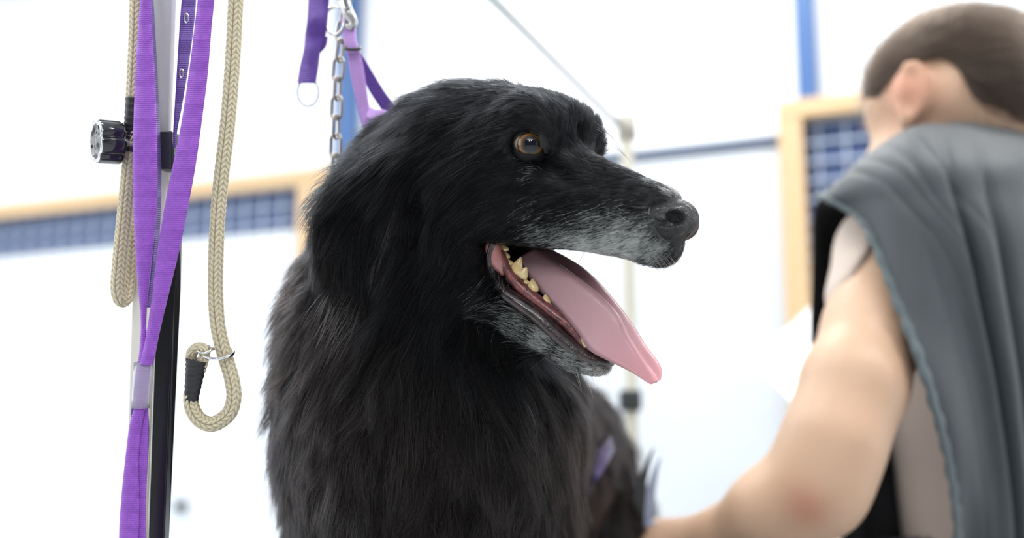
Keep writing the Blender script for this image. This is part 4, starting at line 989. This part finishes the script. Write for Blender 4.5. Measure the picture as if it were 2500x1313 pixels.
# strap round the dog's loin, seen between its chest and the groomer's hand
dd0 = PX(hit(1466, 1105))[2]; dd1 = PX(hit(1446, 1140))[2]
hp = [W(1380, 1230, dd1+.05), W(1402, 1200, dd1+.004), W(1424, 1170, dd1), W(1446, 1138, dd1), W(1472, 1100, dd0), W(1492, 1074, dd0+.045)]
bl = empty('belly_strap', hp[0]); tag(bl, 'purple strap showing on the dog\'s flank beside its dark hindquarters', 'strap')
V, A, B = [], [], []
C = spline(np.array(hp)-FWD*.022, 30); T = nrm(np.gradient(C, axis=0)); X = nrm(np.cross(T, FWD)); R_ = []
for c, x in zip(C, X): R_.append([c+x*.008-FWD*.001, c-x*.008-FWD*.001, c-x*.008+FWD*.001, c+x*.008+FWD*.001])
v, f = loft(R_); mesh('strap', v, f, webmat('shaded_purple_webbing', (.040, .018, .13), (.02, .01, .07)), bl, False)  # webbing colour darkened to carry the shadow on the strap
# ------------------------------------------------------------------ the groomer
skin = mat('skin', (.60, .405, .275), .5, sss=.15, sssr=(1, .4, .25), sscale=.006, bump=(180, .15, 'noise'), var=(14, (.63, .39, .26), .6))
G = Field((.08, .94, .70), (1.02, 1.78, 1.86), .0045)
pr = empty('person', (.60, 1.36, 0)); tag(pr, 'person in a loose dark grey smock bending over, arm reaching towards the black dog', 'person')
def gc_(a, ra, b, rb, k=.02, **kw): G.cone(W(*a), ra, W(*b), rb, k, **kw)
# head: looking left, away and down
pf = nrm(cam2w((-.76, .22, -.61))); ps = nrm(cam2w((-.26, -.96, .0))); ps = nrm(ps-pf*(ps@pf)); pu = np.cross(ps, pf); pu = pu if pu@UPV > 0 else -pu
PA = np.stack([pf, pu, ps]); PH = W(2296, 236, 1.36)
def h2(a, b, c): return PH+(pf*a+pu*b+ps*c)*.01
def pe(a, b, c, ra, rb, rc, k=.012, op='add'): G.ell(h2(a, b, c), (ra*.01, rb*.01, rc*.01), PA, k, op)
pe(-1.0, .5, 0, 9.4, 8.0, 7.5); pe(4.0, -1.5, 0, 5.0, 7.0, 6.0, .02); pe(4.5, -6.5, 0, 4.6, 4.4, 4.8, .02); pe(7.6, -9.0, 0, 1.8, 1.6, 2.0, .015)
pe(9.6, -2.4, 0, 1.4, 2.2, .9, .01); pe(10.4, -3.6, 0, 1.0, .8, 1.3, .008); pe(8.5, -6.2, 0, 1.0, .5, 2.2, .006); pe(8.4, -7.2, 0, 1.0, .5, 1.9, .005)
for s in (1, -1):
    pe(8.6, -.6, 3.1*s, 1.2, .9, 1.6, .008, 'sub'); pe(7.6, -.6, 3.1*s, 1.2, 1.1, 1.2, .002)
    pe(5.0, -4.2, 4.6*s, 2.6, 2.2, 1.6, .015)
    # ear
    G.smooth(0)
ear_c = W(2222, 222, 1.300)
eu = nrm(cam2w((.08, 0, 1.0))); en = nrm(cam2w((-.30, -.95, .05))); en = nrm(en-eu*(en@eu)); ef = np.cross(eu, en); EA = np.stack([ef, eu, en])
for sgn_ in (1,):
    G.ell(ear_c-en*.004, (.017, .034, .009), EA, .004)
    t = np.linspace(-.6, 3.9, 14)
    for a, b in zip(t[:-1], t[1:]):
        q = lambda x: ear_c+ef*math.sin(x)*(-.0155)*(-1)+eu*(math.cos(x)*.031)+en*.004
        G.cone(q(a), .0052, q(b), .0050, .003)
    G.ell(ear_c+en*.008+ef*.001, (.0100, .0205, .0115), EA, .003, 'sub')
    G.ell(ear_c-eu*.034+en*.003-ef*.002, (.009, .010, .006), EA, .004)
oth = PH-ps*.078-pf*.0; G.ell(oth, (.018, .032, .009), PA, .004)
# join between the ear and the skull, neck, trunk and arms
G.cone(ear_c-en*.010+ef*0, .016, PH+ps*.045+pf*.01, .030, .02)
gc_((2370, 270, 1.36), .062, (2440, 430, 1.40), .066, .03)
gc_((2440, 420, 1.42), .085, (2450, 640, 1.42), .120, .04)
gc_((2450, 640, 1.42), .120, (2500, 1350, 1.42), .110, .04)
gc_((2240, 470, 1.34), .056, (2180, 640, 1.26), .055, .03)
gc_((2440, 450, 1.42), .07, (2230, 470, 1.34), .06, .04)
gc_((2180, 640, 1.26), .051, (2138, 800, 1.2), .0480, .03)
gc_((2138, 800, 1.2), .0480, (2085, 940, 1.15), .0500, .03)
gc_((2085, 940, 1.15), .0500, (2035, 1080, 1.125), .046, .02)
gc_((2035, 1080, 1.125), .044, (1990, 1190, 1.12), .043, .03)
gc_((1995, 1190, 1.12), .045, (1890, 1255, 1.14), .0445, .03)
gc_((1890, 1255, 1.14), .0445, (1735, 1342, 1.21), .0310, .02)
def hand(w, dirv, nrmv, sc=1.0, curl=.25, flip=1):
    """palm with five bent fingers; w wrist, dirv towards the fingers, nrmv out of the back of the hand"""
    d = nrm(dirv); n = nrm(nrmv-d*(nrmv@d)); s = np.cross(d, n)*flip
    for k, o_ in enumerate((-.030, -.010, .010, .029)):
        G.cone(w+s*o_*.5, .016*sc, w+d*.080*sc+s*o_*sc, .0125*sc, .012)
        ln = (.064, .078, .074, .058)[k]*sc; p = w+d*.082*sc+s*o_*sc*1.05; dd = nrm(d+s*(-.10+.07*k)*1.0-n*curl*.4)
        for j, f_ in enumerate((.45, .32, .23)):
            q = p+dd*ln*f_; G.cone(p, (.0092-.0009*j)*sc, q, (.0086-.0010*j)*sc, .002); p = q; dd = nrm(dd-n*curl*(1+.25*k))
    p = w+d*.022*sc-s*.028*sc; dd = nrm(d*.75-s*.62-n*.25)
    for f_, r_ in ((.042, .0125), (.030, .0100), (.024, .0088)):
        q = p+dd*f_*sc; G.cone(p, r_*sc, q, (r_-.0012)*sc, .006); p = q; dd = nrm(dd+d*.35)
hw = W(1730, 1322, 1.21)
gc_((1760, 1306, 1.20), .027, (1690, 1322, 1.225), .024, .02)
hand(W(1700, 1318, 1.222), W(1560, 1330, 1.27)-W(1700, 1318, 1.222), UPV*.8-FWD*.5, 1.0, .30, 1)
# right arm, beyond the trunk
gc_((2440, 520, 1.50), .060, (2330, 760, 1.56), .050, .03); gc_((2330, 760, 1.56), .050, (2240, 1180, 1.55), .040, .02); gc_((2240, 1180, 1.55), .040, (1960, 1520, 1.52), .026, .02)
hand(W(1960, 1520, 1.52), W(1760, 1580, 1.50)-W(1960, 1520, 1.52), UPV, .95, .3, -1)
G.smooth(1)
v, q = G.polygonise(); body2 = quadmesh('body', v, q, skin, pr)
# reddened elbow: a patch of the skin itself
at = body2.data.attributes.new('flush', 'FLOAT', 'POINT'); dd_ = np.linalg.norm(v-W(1975, 1228, 1.085), axis=1); de_ = np.linalg.norm(v-ear_c, axis=1)
at.data.foreach_set('value', np.clip(.75*np.exp(-(dd_/.018)**2)+.55*np.exp(-(de_/.032)**2), 0, 1).astype(np.float32))
nt = skin.node_tree; b_ = nt.nodes['Principled BSDF']; src = b_.inputs['Base Color'].links[0].from_socket
aa = node(skin, 'ShaderNodeAttribute'); aa.attribute_name = 'flush'; x = node(skin, 'ShaderNodeMix'); x.data_type = 'RGBA'; x.inputs[7].default_value = (.62, .20, .13, 1)
nt.links.new(aa.outputs['Fac'], x.inputs[0]); nt.links.new(src, x.inputs[6]); nt.links.new(x.outputs[2], b_.inputs['Base Color'])

# hair: a close cap gathered in a bun, with strands combed back
hairm = mat('hair_base', (.045, .030, .022), .6, bump=(260, .6, 'noise'))
HF = Field(PH-[.2, .2, .2], PH+[.28, .22, .22], .004)
HF.ell(h2(-1.2, .9, 0), (.0965, .0800, .0780), PA, .01)
HF.ell(h2(-5.0, -1.5, 0), (.066, .064, .070), PA, .02)
HF.ell(W(2420, 192, 1.37), (.072, .070, .072), np.eye(3), .03); HF.ell(W(2525, 215, 1.37), (.046, .062, .050), np.eye(3), .015)
fl = lambda p, n, k=.012: HF.planes(HF.lo-.1, HF.lo+HF.h*HF.n+.1, [(p, n)], k, .01)
fl(h2(7.3, 2.0, 0), -nrm(pf*1.0-pu*.35))                              # hairline over the brow
fl(h2(3.5, -4.0, 0), -nrm(pf*.75-pu*.66), .006)
HF.ell(ear_c+eu*(-.010)+ef*0, (.030, .030, .05), EA, .006, 'sub')
HF.cone(W(2285, 190, 1.29), .022, W(2330, 290, 1.32), .024, .008, 'sub')
HF.cone(W(2330, 300, 1.32), .026, W(2420, 375, 1.36), .034, .010, 'sub'); HF.cone(W(2420, 378, 1.36), .034, W(2510, 400, 1.36), .034, .010, 'sub')
HF.smooth(1); v, q = HF.polygonise(); hc = quadmesh('hair', v, q, hairm, pr)
hr_ = np.random.default_rng(4); P, _ = sample(v, q, np.ones(len(q)), 26000, hr_); N = HF.grad(P)
tgt = W(2530, 200, 1.37); D = nrm(tgt-P); D = nrm(D-N*((D*N).sum(1))[:, None]+.08*hr_.normal(size=P.shape)); pts = [P]; p = P.copy()
for k in range(5):
    p = p+nrm(D+N*.10)*.0065; s_ = HF.at(p); p = p+HF.grad(p)*np.clip(.0012-s_, 0, .02)[:, None]; pts.append(p.copy())
col = np.array([.055, .036, .025])*(.5+1.1*hr_.random((len(P), 1)))
HM = hair_mat('brown_hair', .3); o = curves('hair_strands', np.stack(pts, 1), np.full(len(P), .00016), col, HM, hc)

# clothes -------------------------------------------------------
cloth = mat('dark_grey_smock', (.047, .056, .064), .62, spec=.55, sheen=.10, bump=(700, .35, 'noise'), var=(22, (.059, .069, .076), .6))
hemm = mat('smock_hem', (.085, .112, .120), .7, sheen=.2, bump=(240, .9, 'noise'))
beige = mat('beige_jersey', (.60, .50, .43), .8, sheen=.2, bump=(500, .4, 'noise'))
blackc = mat('smock_shade_black', (.008, .010, .013), .75)
def sheet(name, rows, m, parent, nu=90, nv=110, th=.0014, fold=None, thick=True):
    R = np.array([[W(*p) for p in r] for r in rows]); A = np.stack([spline(r, nu) for r in R]); B = np.stack([spline(A[:, j], nv) for j in range(nu)], 1)
    du, dv = np.gradient(B, axis=1), np.gradient(B, axis=0); n = nrm(np.cross(du, dv)); n *= np.sign((n@-FWD).mean())
    if fold is not None:
        U, Vv = np.meshgrid(np.linspace(0, 1, nu), np.linspace(0, 1, nv)); B = B+n*fold(U, Vv)[..., None]
    v, f = loft(B, cap=False, closed=False); o = mesh(name, v, f, m, parent)
    md = o.modifiers.new('s', 'SOLIDIFY'); md.thickness = th; md.offset = 0; return o, B
def folds(U, V):
    g_ = lambda x, c, w: np.exp(-((x-c)/w)**2)
    low = np.clip((V-.24)/.30, 0, 1)
    f = low*(-.020*g_(U, .455+.07*(V-.3), .020)+.004*g_(U, .40+.05*V, .06)+.005*g_(U, .515+.03*V, .03)-.013*g_(U, .585+.02*V, .016)-.008*g_(U, .76, .04)-.002*g_(U, .24+.05*V, .03))
    up = np.clip(1-(V-.18)/.5, 0, 1)*np.clip((V-.16)/.14, 0, 1)
    for a, s, w, h_ in ((.13, .75, .016, -.0035), (.20, .85, .013, -.0030), (.27, .70, .016, -.0045), (.36, .80, .014, -.0035)):
        f = f+up*h_*g_(U-a-s*(V-.25), 0, w)
    f = f*np.clip(U/.09, 0, 1)
    return f+.0005*np.sin(31*U+9*V+2*np.sin(5*V))+.0010*np.sin(23*V+11*U+2*np.sin(6*U))
rows = [
 [(2040, 620, 1.40), (2130, 520, 1.46), (2225, 440, 1.50), (2330, 420, 1.53), (2440, 420, 1.56), (2560, 440, 1.58), (2700, 480, 1.58)],
 [(2006, 494, 1.305), (2112, 404, 1.31), (2218, 338, 1.35), (2320, 326, 1.39), (2440, 330, 1.43), (2560, 356, 1.47), (2700, 400, 1.50)],
 [(2001, 478, 1.255), (2108, 392, 1.225), (2218, 318, 1.235), (2320, 302, 1.26), (2430, 308, 1.29), (2560, 334, 1.35), (2700, 380, 1.40)],
 [(2012, 484, 1.225), (2130, 430, 1.175), (2240, 385, 1.165), (2340, 380, 1.18), (2450, 385, 1.20), (2580, 400, 1.26), (2730, 440, 1.34)],
 [(2062, 508, 1.205), (2160, 500, 1.160), (2262, 490, 1.150), (2360, 480, 1.16), (2470, 480, 1.18), (2600, 490, 1.24), (2750, 530, 1.33)],
 [(2118, 560, 1.175), (2205, 590, 1.145), (2300, 590, 1.145), (2390, 585, 1.15), (2500, 585, 1.17), (2620, 600, 1.23), (2770, 640, 1.32)],
 [(2190, 740, 1.135), (2262, 745, 1.130), (2335, 745, 1.150), (2415, 745, 1.155), (2520, 745, 1.175), (2640, 760, 1.235), (2790, 790, 1.32)],
 [(2266, 940, 1.110), (2320, 945, 1.125), (2380, 945, 1.165), (2450, 945, 1.17), (2545, 945, 1.19), (2660, 960, 1.25), (2800, 990, 1.33)],
 [(2318, 1140, 1.150), (2360, 1145, 1.160), (2412, 1145, 1.185), (2475, 1145, 1.19), (2560, 1145, 1.21), (2670, 1160, 1.27), (2800, 1180, 1.34)],
 [(2335, 1340, 1.190), (2375, 1345, 1.210), (2425, 1345, 1.205), (2485, 1345, 1.21), (2570, 1345, 1.23), (2675, 1350, 1.28), (2800, 1370, 1.35)],
 [(2335, 1640, 1.250), (2375, 1645, 1.240), (2425, 1645, 1.235), (2485, 1645, 1.24), (2570, 1645, 1.26), (2675, 1650, 1.30), (2800, 1670, 1.36)]]
sm, SB = sheet('smock', rows, cloth, pr, 120, 170, fold=folds)
edge = SB[33:, 0]-FWD*.002; wv = .0012*np.sin(np.arange(len(edge))*.9)
v, f = tube(edge+np.array([1, 0, 0])*wv[:, None]*.4, .0062+.0012*np.sin(np.arange(len(edge))*1.3), 12, .5); mesh('smock_hem', v, f, hemm, pr)
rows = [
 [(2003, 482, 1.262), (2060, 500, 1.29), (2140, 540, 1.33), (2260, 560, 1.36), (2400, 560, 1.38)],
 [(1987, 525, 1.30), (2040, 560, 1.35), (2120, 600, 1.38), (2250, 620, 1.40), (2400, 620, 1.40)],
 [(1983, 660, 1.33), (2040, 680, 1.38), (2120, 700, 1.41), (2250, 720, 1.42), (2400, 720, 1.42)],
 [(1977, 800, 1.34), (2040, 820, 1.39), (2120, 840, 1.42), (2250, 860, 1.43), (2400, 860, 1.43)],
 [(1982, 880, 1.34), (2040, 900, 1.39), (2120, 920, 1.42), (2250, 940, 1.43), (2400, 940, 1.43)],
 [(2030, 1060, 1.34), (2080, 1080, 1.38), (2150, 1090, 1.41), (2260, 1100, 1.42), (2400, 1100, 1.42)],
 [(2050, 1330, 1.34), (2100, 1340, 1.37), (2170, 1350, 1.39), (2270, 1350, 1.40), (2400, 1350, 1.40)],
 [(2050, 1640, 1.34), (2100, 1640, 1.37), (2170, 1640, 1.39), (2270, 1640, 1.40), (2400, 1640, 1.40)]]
sheet('smock_front_shade', rows, blackc, pr, 50, 70, fold=lambda U, V: .004*np.sin(U*22+3*V)*V)  # inner front of the smock, its shade put into a near-black colour
SF = Field((.30, 1.02, .72), (.98, 1.66, 1.60), .005)
SF.cone(W(2445, 470, 1.42), .098, W(2452, 650, 1.41), .134, .03); SF.cone(W(2452, 650, 1.41), .134, W(2440, 950, 1.37), .128, .03); SF.cone(W(2440, 950, 1.37), .128, W(2500, 1500, 1.38), .132, .03)
SF.cone(W(2290, 470, 1.37), .070, W(2176, 620, 1.262), .0600, .03)
SF.cone(W(2176, 620, 1.262), .0600, W(2150, 740, 1.225), .0590, .01)
cutn = nrm(W(2085, 860, 1.2)-W(2170, 610, 1.27)+cam2w((.05, 0, 0)))
SF.planes(W(2120, 690, 1.25)+[-.2, -.3, -.11], W(2120, 690, 1.25)+[.13, .3, .25], [(W(2082, 676, 1.22), -nrm(cam2w((.80, -.15, -.57)))), (W(2250, 600, 1.25), nrm(cam2w((1, 0, 0))))], .004, .02)
SF.smooth(1); v, q = SF.polygonise(); quadmesh('shirt', v, q, beige, pr)
TF = Field((.30, 1.05, .0), (.95, 1.70, 1.02), .009)
hipc = W(2500, 1450, 1.40); hx, hy = hipc[0], hipc[1]
TF.cone((hx-.07, hy, .96), .135, (hx+.06, hy, .96), .135, .04)
for s in (-1, 1):
    TF.cone((hx+s*.085, hy, .92), .098, (hx+s*.09, hy-.03, .52), .068, .03); TF.cone((hx+s*.09, hy-.03, .52), .066, (hx+s*.09, hy+.02, .075), .052, .02)
TF.smooth(1); v, q = TF.polygonise(); quadmesh('trousers', v, q, mat('dark_trousers', (.02, .022, .028), .75), pr)
shm = mat('black_shoe', (.02, .02, .022), .5)
for s in (-1, 1):
    XF = Field((hx+s*.09-.08, hy-.24, -.01), (hx+s*.09+.08, hy+.12, .16), .006); c = hx+s*.09
    XF.cone((c, hy+.03, .055), .045, (c, hy-.05, .045), .042, .02); XF.cone((c, hy-.05, .045), .042, (c, hy-.15, .035), .033, .02); XF.cone((c, hy+.02, .06), .046, (c, hy+.02, .10), .045, .02)
    XF.planes(XF.lo-.1, XF.lo+XF.h*XF.n+.1, [((0, 0, .004), (0, 0, 1.0))], .003, .01)
    v, q = XF.polygonise(); quadmesh('shoe', v, q, shm, pr)
# a pointed steel tool held upright in the groomer's hand, beside the dog's tail
sh = empty('grooming_scissors', W(1560, 1262, 1.268)); tag(sh, 'slim pointed scissors with dark and pale blue blades, upright in the person\'s hand', 'scissors')
def blade(name, pts, w, m):
    C = spline([W(*p) for p in pts], 24); T = nrm(np.gradient(C, axis=0)); X = nrm(np.cross(T, FWD)); ws = np.interp(np.linspace(0, 1, 24), [0, .25, 1], [w, w, w*.08]); R_ = []
    for c, x, k_ in zip(C, X, ws): R_.append([c+x*k_-FWD*.0006, c-x*k_-FWD*.0012, c-x*k_+FWD*.0006, c+x*k_+FWD*.0012])
    v, f = loft(R_); return mesh(name, v, f, m, sh, False)
dkm = mat('dark_steel_blade', (.045, .05, .05), .35, metal=.4); plb = mat('pale_blue_blade', (.36, .42, .58), .35, metal=.2)
blade('blade', [(1556, 1285, 1.268), (1564, 1200, 1.268), (1578, 1140, 1.268), (1596, 1092, 1.268)], .0065, dkm)
blade('blade', [(1578, 1285, 1.274), (1586, 1215, 1.274), (1598, 1160, 1.274), (1612, 1115, 1.274)], .0065, plb)
for x_, m_ in ((1552, dkm), (1590, plb)):
    t = np.linspace(0, 2*math.pi, 31); v, f = tube(np.array([W(x_, 1308, 1.268)+RGT*math.cos(a)*.012+UPV*math.sin(a)*.014 for a in t]), .0028, 10, cap=False); mesh('finger_ring', v, f, m_, sh)
